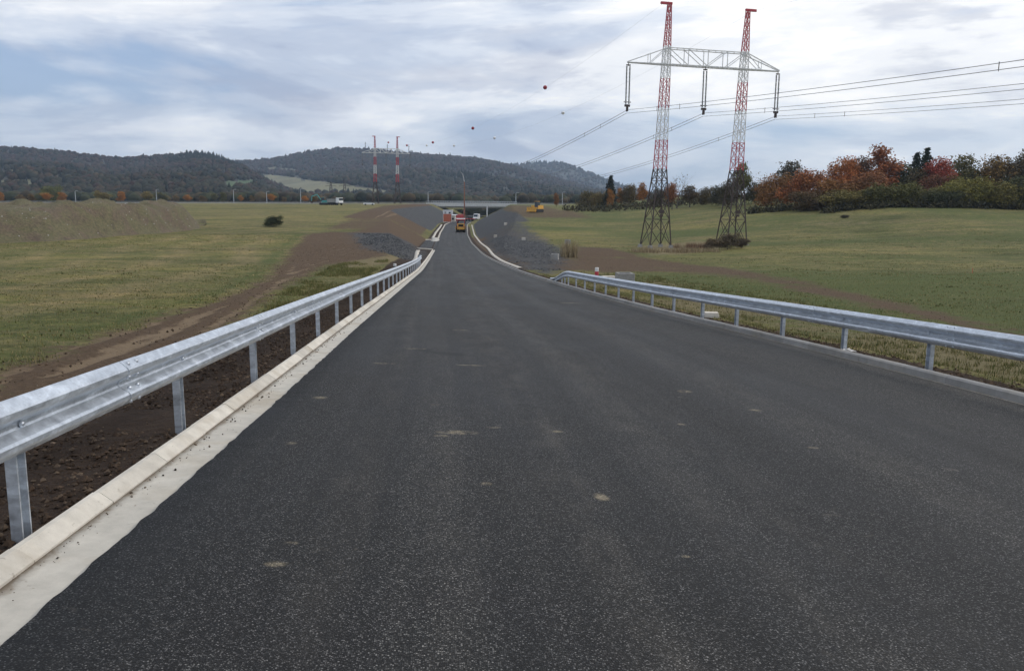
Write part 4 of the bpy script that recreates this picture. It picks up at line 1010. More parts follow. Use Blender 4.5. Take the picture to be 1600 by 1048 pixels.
tree('autumn_tree', 'round1', 1236, 196, 250, 56, (.075, .065, .05), 'thin grey-brown tree rising behind the rust-red edge of the wood', group=B)
tree('autumn_tree', 'bushy2', 1256, 178, 262, 84, RED, 'broad rust-red tree in front of the thin grey-brown one', group=B)
tree('autumn_tree', 'bushy1', 1312, 186, 246, 78, (.28, .10, .032), 'orange-red tree beside the tall dark red peak of the wood', group=B)
tree('autumn_tree', 'round2', 1348, 192, 244, 56, (.10, .055, .035), 'brown tree between the orange-red tree and tall red peak', group=B)
tree('autumn_tree', 'slim1', 1372, 186, 229, 54, (.22, .08, .034), 'tall peaked dark red tree, highest of the red ones', group=B)
tree('autumn_tree', 'bushy2', 1298, 172, 278, 90, RUST, 'low rust tree in front of the orange-red tree', group=B)
tree('autumn_tree', 'bushy1', 1352, 172, 268, 80, (.18, .08, .036), 'low dull red tree below the tall red peak', group=B)
tree('autumn_tree', 'round1', 1405, 190, 254, 66, DKG, 'dark green tree beside the pair of spruces', group=B)
tree('spruce_tree', 'spruce1', 1427, 215, 238, 44, SPR, 'shorter of the two dark spruces above the wood', 'spruce')
tree('spruce_tree', 'spruce2', 1442, 214, 231, 46, SPR, 'taller of the two dark spruces above the wood', 'spruce')
tree('autumn_tree', 'bushy2', 1434, 184, 262, 80, (.07, .055, .03), 'dark brown-green tree in front of the two spruces', group=B)
tree('autumn_tree', 'round2', 1468, 182, 245, 56, CRIM, 'bright crimson tree right of the spruces', group=B)
tree('autumn_tree', 'bushy1', 1458, 174, 272, 72, (.12, .05, .03), 'low brownish red tree below the crimson one', group=B)
tree('autumn_tree', 'round1', 1503, 190, 240, 64, (.10, .09, .035), 'olive tree beside the crimson tree', group=B)
tree('autumn_tree', 'bushy2', 1548, 186, 240, 92, (.15, .095, .035), 'orange-brown tree beyond the olive tree', group=B)
tree('autumn_tree', 'bushy1', 1596, 184, 236, 88, (.07, .055, .034), 'dark brown tree with thin top at the end of the wood', group=B)
tree('bare_tree', 'bare1', 1578, 196, 226, 60, BRN, 'leafless tree standing out above the orange-brown tree', group=B)
tree('autumn_tree', 'bushy2', 1660, 188, 240, 110, RUST, 'rust tree past the dark brown tree at the wood end', group=B)
tree('autumn_tree', 'bushy1', 1740, 190, 238, 110, DKG, 'dark green tree past the rust tree at the wood end', group=B)
S_ = 'shrubs along the edge of the wood'
for k, (x, Y, t, wd, c, lb) in enumerate([(1330, 163, 292, 105, (.13, .11, .035), 'wide olive shrub in front of the low rust trees'), (1388, 161, 282, 96, (.09, .09, .03), 'dense olive-green shrub below the dark green tree'),
        (1432, 163, 290, 70, (.10, .10, .04), 'yellowish rounded shrub below the dark brown-green tree'), (1506, 162, 270, 92, (.15, .14, .04), 'large yellow-green shrub below the olive tree'),
        (1566, 161, 280, 96, (.13, .115, .035), 'yellow-green shrub below the orange-brown tree'), (1612, 162, 270, 100, DKG, 'dark green shrub below the dark brown tree'), (1690, 160, 270, 130, OLIVE, 'olive shrub past the dark green shrub'),
        (1468, 160, 296, 70, DKG, 'low dark shrub between the two yellow-green shrubs'), (1270, 166, 296, 80, (.08, .055, .03), 'low brown shrub below the broad rust-red tree')]):
    tree('shrub', 'shrub%d' % (k % 3), x, Y, t, wd, c, lb, 'shrub', S_)
# low dark undergrowth strip at the wood edge
X = []; Yy = []
for k in range(190):
    x = 1170 + 560 * k / 190; p = place(x, 160 - 3 * random.random() if x > 1290 else 172 - 2 * random.random()); X.append(p)
cs = []
for p in X:
    for _ in range(5): cs.append(p + Vector((random.uniform(-1, 1), random.uniform(-1, 1), random.uniform(.1, .9))))
me = leaf_mesh('undergrowth', cs, .24, 9, .32); o = link('undergrowth', me, None, 'foliage'); o.color = (.045, .042, .024, 1)
tag(o, 'dark low brambles along the foot of the wood', 'undergrowth', kind='stuff')
# trees around and between the portal masts
T2 = 'trees along the field edge behind the portal mast'
for (n_, kind, x, Y, t, wd, c, lb, ct) in [
    ('autumn_tree', 'round1', 1158, 205, 252, 34, (.10, .10, .03), 'yellow-green tree directly behind the right-hand mast leg', 'tree'),
    ('autumn_tree', 'bushy1', 1138, 200, 280, 40, (.06, .05, .03), 'dark brown tree at the foot of the yellow-green tree', 'tree'),
    ('bare_tree', 'bare2', 1190, 225, 263, 36, BRN, 'grey leafless tree between mast leg and wood', 'tree'),
    ('autumn_tree', 'bushy2', 1180, 205, 283, 50, (.075, .07, .03), 'low olive tree below the grey leafless tree', 'tree'),
    ('bare_tree', 'bare1', 1057, 215, 255, 40, BRN, 'tall leafless tree beside the left-hand mast leg', 'tree'),
    ('autumn_tree', 'round2', 1050, 210, 285, 26, (.20, .075, .03), 'orange-brown tree at the foot of the tall leafless tree', 'tree'),
    ('autumn_tree', 'round1', 1078, 215, 289, 34, (.085, .06, .035), 'brown tree next to the tall leafless tree', 'tree'),
    ('autumn_tree', 'bushy1', 1102, 220, 292, 34, (.09, .07, .035), 'small brown tree in the gap between the mast legs', 'tree'),
    ('autumn_tree', 'bushy2', 1122, 210, 288, 36, (.055, .05, .03), 'dark tree in the gap near the right-hand mast leg', 'tree'),
    ('spruce_tree', 'spruce1', 953, 260, 274, 32, (.018, .024, .02), 'lone dark spruce at the end of the field hedge', 'spruce'),
    ('autumn_tree', 'round1', 1003, 250, 284, 20, (.24, .10, .025), 'rounded orange tree between the spruce and left mast leg', 'tree'),
    ('autumn_tree', 'slim2', 970, 270, 294, 14, ORG, 'small orange tree next to the lone spruce', 'tree'),
    ('autumn_tree', 'slim1', 953, 250, 296, 13, ORG, 'small orange tree in front of the lone spruce', 'tree'),
    ('autumn_tree', 'bushy1', 982, 265, 288, 34, (.09, .065, .03), 'brownish tree between the small orange and rounded orange trees', 'tree'),
    ('autumn_tree', 'bushy2', 918, 268, 297, 40, (.095, .075, .03), 'olive-brown bush at the low end of the field hedge', 'tree'),
    ('autumn_tree', 'bushy1', 935, 262, 300, 34, (.13, .10, .04), 'yellowish bush between the olive-brown bush and spruce', 'tree'),
    ('autumn_tree', 'slim2', 869, 300, 302, 9, (.20, .09, .03), 'thin brown young tree beyond the yellow bulldozer', 'tree'),
    ('autumn_tree', 'bushy2', 1028, 235, 292, 30, (.07, .055, .03), 'dark brown bush behind the left-hand mast leg', 'tree')]:
    tree(n_, kind, x, Y, t, wd, c, lb, ct, T2)
cs = []
for k in range(130):
    x = 885 + 270 * k / 130; p = place(x, 240 + 15 * math.sin(k))
    for _ in range(4): cs.append(p + Vector((random.uniform(-1.5, 1.5), random.uniform(-1.5, 1.5), random.uniform(.1, 1.3))))
o = link('hedge', leaf_mesh('hedge', cs, .3, 8, .4), None, 'foliage'); o.color = (.05, .045, .026, 1); tag(o, 'low dark hedge along the far field edge', 'hedge', kind='stuff')
# lone bush on the left meadow, scrub round the masts
tree('bush', 'bushy1', 427, 0, 337, 32, (.022, .032, .016), 'small dark green bush alone on the left meadow', 'bush', base=on_terr(427, 355))
tree('bush', 'bushy2', 1112, 0, 371, 34, (.12, .09, .065), 'grey-brown bramble bush at the near foot of the right-hand mast leg', 'bush', base=on_terr(1112, 391))
tree('bush', 'bushy1', 1137, 0, 364, 38, (.10, .078, .058), 'tall grey-brown bramble bush between the feet of the right-hand mast leg', 'bush', base=on_terr(1137, 390))
tree('bush', 'bushy2', 1158, 0, 370, 26, (.095, .075, .055), 'grey-brown bramble bush at the far foot of the right-hand mast leg', 'bush', base=on_terr(1158, 388))
def reeds(name, x, yb, wpx, topy, n, pal, label, dep=1.0):
    c = on_terr(x, yb); Wm = wpx / FPX * c.y; H = at_y(x, topy, c.y).z - c.z
    k_ = 9; cxs = rng.normal(0, .27, k_); sub = rng.integers(0, k_, n)
    X = c.x + Wm * (cxs[sub] + rng.normal(0, .06, n)); Y = c.y + dep * rng.normal(0, .5, n)
    blades(name, X, Y, H * .2, H * 1.08, .03, .07, pal, None, label, .35)
DP = [(.28, .22, .13), (.22, .165, .095), (.33, .27, .17)]
reeds('reeds', 890, 402, 26, 374, 1400, DP, 'clump of pale dry reeds beside the concrete outlets', 1.6)
reeds('dry_grass', 1040, 394, 90, 385, 3000, DP, 'tall dry grass round the foot of the left-hand mast leg', 2.5)
reeds('dry_grass', 1090, 388, 60, 378, 1500, [(.17, .10, .06), (.22, .15, .09)], 'rusty dry stalks between the two mast legs', 2)

for k in range(11):
    x = 672 + 13 * k; p = at_y(x, 345, 474 + 5 * (k % 2)); p.z = float(terr(p.x, p.y)) - .2
    tree('bush', 'shrub%d' % (k % 3), x, 0, 326 - (k % 3), 26, (.03, .034, .02), 'dark green bush growing in the cutting beyond the bridge', 'bush', 'bushes beyond the bridge', base=p)
# row of small autumn trees along the motorway, left
row = [(3, 8, 'o'), (33, 16, 'b'), (50, 12, 'b'), (74, 17, 'o'), (97, 15, 'o'), (62, 12, 'g'), (155, 14, 'y'), (165, 18, 'y'), (190, 14, 'o'), (232, 18, 'y'), (252, 22, 'g'), (257, 14, 'b'), (275, 12, 'b'), (294, 13, 'o'), (317, 13, 'b'), (336, 12, 'g'), (349, 12, 'g'), (377, 9, 'o'), (394, 9, 'b'), (425, 14, 'o'), (444, 9, 'b'), (477, 12, 'o'), (492, 8, 'b'), (-30, 14, 'o'), (-60, 14, 'y')]
cm_ = {'o': ((.30, .13, .022), 'small orange roadside tree in the row beyond the earth bank and meadow'), 'b': ((.13, .085, .03), 'small brown roadside tree in the row beyond the earth bank and meadow'), 'g': ((.085, .085, .03), 'small olive roadside tree in the row beyond the earth bank and meadow'), 'y': ((.17, .13, .035), 'small yellowish roadside tree in the row beyond the earth bank and meadow')}
for k, (x, wd, c) in enumerate(row):
    pp = place(x, 462 + random.uniform(-6, 10)); h = px(pp)[1] - {'o': 15, 'b': 12, 'g': 15, 'y': 17}[c] + random.uniform(-2, 2) + (2 if x > 350 else 0)
    tree('roadside_tree', ('slim1', 'round1', 'slim2', 'round2')[k % 4], x, pp.y, h, wd, cm_[c][0], cm_[c][1], 'tree', 'autumn trees in a row along the motorway')
tree('willow_tree', 'bushy1', 78, 500, 290, 36, (.11, .12, .03), 'large yellow-green tree behind the row of roadside trees', 'tree')

# ------------------------------------------------------------------ power line
def lattice(b, prof, z0, z1, lean, bars=.07, step=None, face_rot=0):
    """square lattice mast between z0 and z1; prof(z)->half width"""
    def corner(z, k):
        h = prof(z); sx, sy = ((-1, -1), (1, -1), (1, 1), (-1, 1))[k]
        return Vector((sx * h + lean * z, sy * h, z))
    zs = [z0]
    while zs[-1] < z1 - .05:
        st = max(1.0, prof(zs[-1]) * 2 * 1.15); zs.append(min(z1, zs[-1] + st))
    if len(zs) > 2 and zs[-1] - zs[-2] < .5: zs.pop(-2)
    for k in range(4): b.tube([corner(z, k) for z in zs], bars * 1.45, 4)
    for a, c in zip(zs[:-1], zs[1:]):
        for k in range(4):
            k2 = (k + 1) % 4
            b.tube([corner(a, k), corner(c, k2)], bars * .8, 4, False); b.tube([corner(a, k2), corner(c, k)], bars * .8, 4, False)
            b.tube([corner(c, k), corner(c, k2)], bars * .7, 4, False)
b1 = on_terr(1024, 387)
MH = at_y(1047, 9, b1.y).z - b1.z               # mast height
def mprof(z): return float(np.interp(z / MH, [0, .326, .58, .757, 1], [1.55, .66, .52, .44, .2]))
BEAMZ = MH * .757
def portal(p, ang, sep, label, bars=.040, lean=.024):
    """p: midpoint at ground, ang: direction of the crossbeam"""
    root = empty('power_pylon', p, ang); sides = (-1, 1)
    for s in sides:
        mo = empty('mast', (s * sep / 2, 0, 0)); mo.parent = root
        for (a, c, mt) in [(0, .326 * MH, 'dark_steel'), (.326 * MH, .447 * MH, 'red_paint'), (.447 * MH, .58 * MH, 'white_paint'), (.58 * MH, .70 * MH, 'red_paint'), (.70 * MH, .83 * MH, 'white_paint'), (.83 * MH, MH, 'red_paint')]:
            b = MB(); lattice(b, mprof, a, c, lean, bars * (1.5 if a == 0 else 1)); b.build('mast_section', mt, mo)
        b = MB(); b.box((lean * MH + (-.45 if s < 0 else .45), 0, MH + .05), (1.6, .3, .3)); b.build('wire_bracket', 'red_paint', mo)
        for cx, cy in ((-1, -1), (1, -1), (1, 1), (-1, 1)):
            b = MB(); b.box((cx * 1.55, cy * 1.55, -.2), (.6, .6, .7), None, .7); b.build('footing', 'grey_concrete', mo)
        b = MB(); b.box((lean * 4 + 0, -1.25, 4.6), (.7, .04, .5)); b.box((lean * 4, -1.23, 4.1), (.5, .04, .3)); b.build('warning_plate', 'dark_steel', mo)
    # crossbeam: box truss with drooping ends
    L = 11.35; b = MB(); xi = sep / 2; y1 = .6; zt = BEAMZ + .066 * MH; ox = lean * BEAMZ
    r = bars * 1.6
    for yy in (-y1, y1):
        b.tube([(-L + ox, yy * .25, BEAMZ), (-xi + ox, yy, BEAMZ), (xi + ox, yy, BEAMZ), (L + ox, yy * .25, BEAMZ)], r * 1.3, 4)
        b.tube([(-L + ox, yy * .25, BEAMZ + .1), (-xi + ox, yy, zt), (xi + ox, yy, zt), (L + ox, yy * .25, BEAMZ + .1)], r * 1.2, 4)
        xs = [-xi, -xi / 2, 0, xi / 2, xi]
        for q in xs[1:-1]: b.tube([(q + ox, yy, BEAMZ), (q + ox, yy, zt)], r * .9, 4)
        b.tube([(-xi + ox, yy, zt), (-xi / 2 + ox, yy, BEAMZ)], r * .9, 4); b.tube([(-xi / 2 + ox, yy, zt), (ox, yy, BEAMZ)], r * .9, 4)
        b.tube([(xi + ox, yy, zt), (xi / 2 + ox, yy, BEAMZ)], r * .9, 4); b.tube([(xi / 2 + ox, yy, zt), (ox, yy, BEAMZ)], r * .9, 4)
        for s in sides:
            q = s * (xi + (L - xi) * .45); zq = BEAMZ + 2.4 * .55
            b.tube([(q + ox, yy * .6, BEAMZ), (q + ox, yy * .6, zq)], r * .7, 4); b.tube([(s * xi + ox, yy, zt), (q + ox, yy * .6, BEAMZ)], r * .8, 4)
    for k in range(25):
        q = -L + 2 * L * k / 24; hw = y1 if abs(q) < xi else y1 * (1 - .75 * (abs(q) - xi) / (L - xi)); q2 = q + 2 * L / 24
        if k < 24:
            hw2 = y1 if abs(q2) < xi else y1 * (1 - .75 * (abs(q2) - xi) / (L - xi))
            b.tube([(q + ox, -hw, BEAMZ), (q2 + ox, hw2, BEAMZ)], r * .7, 4); b.tube([(q + ox, hw, BEAMZ), (q2 + ox, -hw2, BEAMZ)], r * .7, 4)
            if abs(q) < xi: b.tube([(q + ox, -hw, zt), (min(q2, xi) + ox, hw2, zt)], r * .6, 4)
        b.tube([(q + ox, -hw, BEAMZ), (q + ox, hw, BEAMZ)], r * .7, 4)
    b.build('crossbeam', 'white_paint', root)
    for q in (-L + .1, 0, L - .1):
        io = empty('insulator_set', (q + ox, 0, BEAMZ)); io.parent = root
        for dx in (-.22, .22):
            b = MB(); prof = []
            z = -.5
            while z > -5.2:
                prof += [(.05, z), (.12, z - .05), (.12, z - .08), (.05, z - .15)]; z -= .17
            b.lathe(prof, 8, 'Z', (dx, 0, 0)); b.build('insulator_string', 'insulator', io)
        b = MB(); b.box((0, 0, -.35), (.6, .1, .16)); b.box((0, 0, -5.45), (.75, .12, .3)); b.tube([(0, 0, .05), (0, 0, -.4)], .05, 5); b.tube([(-.5, 0, -5.0), (.5, 0, -5.0)], .06, 5); b.box((0, 0, -5.9), (.12, .5, .6)); b.build('yoke', 'dark_steel', io)
    tag(root, label, 'pylon'); return root
LINE = Vector((.289, -.957, 0)); ACR = Vector((.957, .289, 0)); ang = math.atan2(ACR.y, ACR.x); SEP = 11.7
print('mast base', b1, MH)
MID = Vector((b1.x, b1.y, 0)) + ACR * SEP / 2; MID.z = (float(terr(b1.x, b1.y)) + float(terr(*(MID + ACR * SEP / 2)[:2]))) / 2 + .1
portal(MID, ang, SEP, 'tall red and white lattice portal pylon standing in the field beside dry grass')
fmid = place(604, 398); print('far mast', fmid)
FM = Vector((fmid.x, fmid.y, fmid.z))
portal(FM, ang, 10.6, 'distant red and white lattice portal pylon in front of the wooded hill', .07, .008)
def attach(mid, q, lean): return mid + ACR * (q + lean * BEAMZ) + Vector((0, 0, BEAMZ - 6.2))
def catenary(a, b, sag, n=48, t1=1.0):
    return [a.lerp(b, t) - Vector((0, 0, 4 * sag * t * (1 - t))) for t in np.linspace(0, t1, n)]
names = ('left-hand', 'middle', 'right-hand')
NEXT = MID + LINE * 290
for k, q in enumerate((-11.25, 0, 11.25)):
    A_ = attach(MID, q, .024); B_ = attach(FM, q, .008); C_ = NEXT + ACR * q + Vector((0, 0, BEAMZ - 6.2 + 2))
    for (E, sag, lb) in ((B_, 11.0, 'running down towards the distant pylon'), (C_, 4.9, 'running back over the field towards the viewer')):
        b = MB()
        for o in (-.22, .22):
            off = Vector((0, 0, o)) + ACR * o * .3
            b.tube([p + off for p in catenary(A_, E, sag)], .028 if E is C_ else .030, 4)
        ctr = catenary(A_, E, sag, 10)
        root = b.build('power_cable', 'wire')
        for t in (.03, .05, .2, .37, .55, .75):
            p = A_.lerp(E, t) - Vector((0, 0, 4 * sag * t * (1 - t))); s_ = MB(); s_.tube([p + Vector((0, 0, -.3)), p + Vector((0, 0, .3))], .028, 4); s_.build('spacer', 'dark_steel', root)
        tag(root, 'twin cable from the %s insulator, %s' % (names[k], lb), 'cable')
balls = [[(.16, 1), (.349, 1), (.524, 1), (.69, 1), (.85, 1)], [(.245, 0), (.43, 0), (.60, 0), (.76, 0)]]
for k, s in enumerate((-1, 1)):
    A_ = MID + ACR * (s * SEP / 2 + .024 * MH + (-.9 if s < 0 else .9)) + Vector((0, 0, MH)); B_ = FM + ACR * (s * 5.3 + .008 * MH) + Vector((0, 0, MH)); C_ = A_ + LINE * 290 + Vector((0, 0, 3))
    for (E, sag, lb) in ((B_, 9.9, 'carrying marker balls to the distant pylon'), (C_, 6.0, 'rising over the field towards the viewer')):
        b = MB(); b.tube(catenary(A_, E, sag), .007, 4)
        tag(b.build('earth_wire', 'wire'), 'thin earth wire from the %s mast top, %s' % (('left', 'right')[k], lb), 'cable')
    for (t, red) in balls[k]:
        p = A_.lerp(B_, t) - Vector((0, 0, 4 * 9.9 * t * (1 - t)))
        b = MB(); n_ = 10
        b.lathe([(.38 * math.sin(math.pi * i / n_) + .004, -.38 * math.cos(math.pi * i / n_)) for i in range(n_ + 1)], 14)
        o = b.build('marker_ball', 'red_ball' if red else 'white_ball', None, True); o.location = p
        c = MB(); c.lathe([(.385, -.02), (.395, 0), (.385, .02)], 14); c.build('seam', 'dark_steel', o)
        tag(o, ('dark red warning ball hung on the earth wire of the left mast' if red else 'white warning ball hung on the earth wire of the right mast'), 'marker ball', 'red balls on the earth wire' if red else 'white balls on the earth wire')

# far pylons on the plain and on the ridge
def small_mast(x, yb, yt, Y, label, wd=3.0, arms=True):
    p = at_y(x, yb, Y); H = at_y(x, yt, Y).z - p.z; root = empty('lattice_tower', p)
    b = MB(); pr = lambda z: max(.3, wd * (1 - z / H) + .4)
    zs = np.linspace(0, H, 7)
    cor = lambda z, k: Vector((((-1, -1), (1, -1), (1, 1), (-1, 1))[k][0] * pr(z), ((-1, -1), (1, -1), (1, 1), (-1, 1))[k][1] * pr(z), z))
    for k in range(4):
        b.tube([cor(z, k) for z in zs], .22, 4)
        for a, c in zip(zs[:-1], zs[1:]): b.tube([cor(a, k), cor(c, (k + 1) % 4)], .14, 4, False)
    b.build('mast', 'dark_steel', root)
    if arms:
        for z, L in ((.72, 5.5), (.86, 4)):
            c = MB(); c.tube([(-L, 0, H * z), (0, 0, H * z + .8), (L, 0, H * z)], .2, 4); c.build('arm', 'dark_steel', root)
    tag(root, label, 'tower')
small_mast(517.5, 309, 284, 780, 'dark lattice tower on the plain before the pale hillside meadow, left of a pair', 1.4)
small_mast(539, 309, 284, 780, 'dark lattice tower on the plain before the pale hillside meadow, right of a pair', 1.4)
for x, yb, yt in ((571, 234, 222), (605.5, 240, 225), (639, 246, 226)):
    p = at_y(x, yb, 2590); H = at_y(x, yt, 2590).z - p.z
    b = MB(); b.tube([(0, 0, -8), (0, 0, H)], [1.6, .7], 5); b.box((0, 0, H * .82), (7, .8, .6)); o = b.build('ridge_pylon', 'dark_steel'); o.location = p
    tag(o, 'tiny dark pylon standing on the ridge of the middle hill', 'pylon', 'pylons on the hill ridge')

# ------------------------------------------------------------------ motorway and bridge
YB = 420
cx = float((XL(YB) + XR(YB)) / 2)
br = empty('road_bridge', (cx, YB, -7.5))
dz = 7.5
b = MB(); b.box((0, 14, -1.35 + dz), (42, 28, .9)); b.build('deck', 'bridge_concrete', br)
b = MB(); b.box((0, -.25, -1.2 + dz), (46, .5, 1.7)); b.build('edge_beam', 'bridge_concrete', br)
b = MB(); b.box((0, 28.25, -1.2 + dz), (46, .5, 1.7)); b.build('edge_beam', 'bridge_concrete', br)
b = MB(); b.box((0, 14, -2.3 + dz), (41, 27, .95)); b.build('girder', 'grey_concrete', br)
for s in (-1, 1):
    b = MB(); b.box((s * 19.5, 14, -3.2 + dz), (3, 29, 3.8)); b.build('abutment', 'bridge_concrete', br)
for yy in (-.3, 28.3):
    b = MB()
    for k in range(38): b.box((-23 + k * 46 / 37, yy, .1 + dz), (.08, .08, 1.0))
    for z in (.2, .58): b.box((0, yy, z + dz), (46, .07, .1))
    b.build('railing', 'lamp_metal', br)
tag(br, 'low flat concrete road bridge spanning the cutting', 'bridge')
def mz(x): return -.55 - .0058 * min(420, max(0, -30 - x))
for (x0, x1) in ((-420, cx - 20.8), (cx + 20.8, 170)):
    b = MB(); P = []
    for q in np.linspace(x0, x1, 60): P.append([(q, YB - 1, mz(q) - .6), (q, YB, mz(q)), (q, YB + 28, mz(q) - .02), (q, YB + 29, mz(q) - .6)])
    b.quadgrid(P); tag(b.build('motorway', 'tarmac_grey'), kind='structure')
    b = MB()
    n_ = int((x1 - x0) / 4)
    for k in range(n_): q = x0 + k * 4 + 2; b.box((q, YB - .05, mz(q) + .3), (.12, .12, .75))
    P = []
    for q in np.linspace(x0 + .1, x1 - .1, 60): P.append([(q, YB - .18, mz(q) + .45), (q, YB - .18, mz(q) + .75), (q, YB - .12, mz(q) + .75), (q, YB - .12, mz(q) + .45)])
    b.quadgrid(P, True); o = b.build('motorway_barrier', 'tarmac_grey')
    tag(o, 'long low steel barrier on the motorway %s the bridge' % ('between the roadside trees and' if x0 < -100 else 'between the hedge and'), 'barrier')
LB = 'street lamp poles along the motorway'
for k, (x, yt) in enumerate([(118.5, 299), (245, 297), (365.5, 297), (470, 296), (417, 300), (669, 300), (806, 302), (878.5, 301)]):
    p = place(x, 437); p.z = mz(p.x) - .2; H = at_y(x, yt, 437).z - p.z
    o = empty('lamp_pole', p); b = MB(); b.tube([(0, 0, -.3), (0, 0, H)], [.20, .12], 7); b.build('pole', 'lamp_metal', o)
    b = MB(); b.tube([(0, 0, H), (.5, -.3, H + .25), (1.2, -.7, H + .3)], .09, 5); b.box((1.35, -.8, H + .28), (.7, .35, .16)); b.build('lamp_head', 'lamp_metal', o)
    tag(o, 'slim grey lamp pole beside the motorway', 'lamp pole', LB)

# ------------------------------------------------------------------ vehicles
def wheel(parent, c, r, wd, axis='X'):
    t = MB(); t.lathe([(r * .55, -wd / 2), (r * .92, -wd / 2), (r, -wd * .35), (r, wd * .35), (r * .92, wd / 2), (r * .55, wd / 2)], 18, axis, (0, 0, 0)); o = t.build('wheel', 'rubber', parent, True); o.location = c
    q = MB(); q.lathe([(r * .2, -wd * .46), (r * .56, -wd * .4), (r * .56, wd * .4), (r * .2, wd * .46)], 14, axis); q.build('rim', 'steel', o); return o
def road_pt(x, yb):
    Y, X = on_profile(x, yb, zc); return Vector((X, Y, float(zroad(X, Y)) + .01))
# tandem roller
p = road_pt(720, 362.5); print('roller', p)
r_ = empty('road_roller', p, R(4)); r_.scale = (1.25,) * 3
b = MB(); b.lathe([(.3, -1.0), (.62, -1.0), (.65, -.95), (.65, .95), (.62, 1.0), (.3, 1.0)], 24, 'X', (0, 2.1, .65)); b.build('drum', 'steel', r_, True)
b = MB(); b.box((0, 2.1, 1.05), (2.3, .7, .25)); b.box((-1.1, 2.1, .75), (.14, 1.5, .5)); b.box((1.1, 2.1, .75), (.14, 1.5, .5)); b.box((0, 1.35, .8), (2.3, .2, .5)); b.build('drum_frame', 'yellow_paint', r_)
for s in (-1, 1): wheel(r_, (s * .72, -1.1, .72), .72, .6)
b = MB(); b.box((0, -1.15, 1.35), (1.7, 1.9, .95), None, .86); b.box((0, -2.05, .95), (1.6, .25, .7)); b.build('engine_hood', 'yellow_paint', r_)
b = MB(); b.box((0, -2.12, 1.45), (1.1, .12, .5)); b.build('grille', 'rubber', r_)
b = MB(); b.box((0, .5, 1.15), (1.7, 1.4, .5)); b.box((0, .25, 1.55), (.6, .2, .7)); b.box((0, .55, 1.45), (.6, .6, .15)); b.build('operator_platform', 'rubber', r_)
b = MB()
for sx in (-1, 1):
    for yy in (-.2, 1.1): b.box((sx * .8, yy, 2.05), (.09, .09, 1.5))
b.build('cab_frame', 'vehicle_red', r_)
b = MB(); b.box((0, .45, 2.85), (2.0, 1.9, .16), None, .93); b.build('canopy_roof', 'vehicle_white', r_)
for s in (-1, 1):
    b = MB(); b.box((s * .6, -2.2, 1.2), (.22, .06, .16)); b.build('tail_light', 'reflector', r_)
tag(r_, 'yellow road roller with white canopy driving on the new asphalt', 'roller')
# drilling rig truck with a tall mast
p = road_pt(721, 349); print('rig', p)
r_ = empty('drilling_rig', p, R(3)); r_.scale = (1.3, 1.3, 1.1)
b = MB(); b.box((0, 0, .95), (2.3, 7.5, .35)); b.build('chassis', 'rubber', r_)
b = MB(); b.box((-.35, -1.6, 2.0), (2.5, 2.4, 1.8), None, .88); b.build('body', 'vehicle_red', r_)
b = MB(); b.box((0, 2.6, 2.1), (2.4, 1.9, 2.0), None, .9); b.build('cab', 'vehicle_red', r_)
b = MB(); b.box((0, 3.58, 2.55), (2.0, .06, .8)); b.build('windscreen', 'glass', r_)
for yy in (-2.6, -1.3, 2.6):
    for s in (-1, 1): wheel(r_, (s * 1.05, yy, .52), .52, .4)
b = MB(); b.box((.9, -2.6, 8.0), (.42, .42, 12.5), None, .75); b.build('mast', 'rust_paint', r_)
b = MB(); b.tube([(.9, -2.6, 14.2), (.4, -2.3, 16.8), (-.3, -2.2, 17.6)], [.14, .09, .05], 6); b.build('mast_tip', 'steel', r_)
b = MB(); b.tube([(.9, -2.6, 2.2), (.9, -.6, 1.6)], .18, 6); b.tube([(.9, -2.6, 7.0), (.5, -.2, 2.6)], .1, 6); b.build('ram', 'steel', r_)
tag(r_, 'red drilling rig truck with tall orange mast in the cutting', 'drilling rig')
def van(p, rz, label, name='delivery_van', body='vehicle_white', L=5.4, W=2.05, H=2.5, cat='van'):
    o = empty(name, p, rz)
    b = MB(); b.prism([(-L / 2, .4), (L / 2, .4), (L / 2, 1.0), (L / 2 - .75, 1.25), (L / 2 - 1.45, H - .1), (L / 2 - 1.7, H), (-L / 2 + .05, H), (-L / 2, H - .1)], -W / 2, W / 2); b.build('body', body, o)
    b = MB(); sl_ = math.atan2(.7, H - 1.35); b.box((L / 2 - .75 - .35, 0, (1.25 + H - .1) / 2), (.06, W * .88, (H - 1.35) * .9), Matrix.Rotation(-sl_, 3, 'Y')); b.build('windscreen', 'glass', o)
    for s in (-1, 1):
        b = MB(); b.box((L / 2 - 1.75, s * (W / 2 + .004), 1.75), (.8, .02, .6)); b.build('side_window', 'glass', o)
        b = MB(); b.box((L / 2 + .005, s * .75, .88), (.04, .35, .2)); b.build('headlight', 'white_ball', o)
        for xx in (L / 2 - .95, -L / 2 + 1.0): wheel(o, (xx, s * (W / 2 - .1), .34), .34, .24, 'Y')
    b = MB(); b.box((L / 2 + .02, 0, .5), (.12, W * .95, .26)); b.build('bumper', 'rubber', o)
    tag(o, label, cat); return o
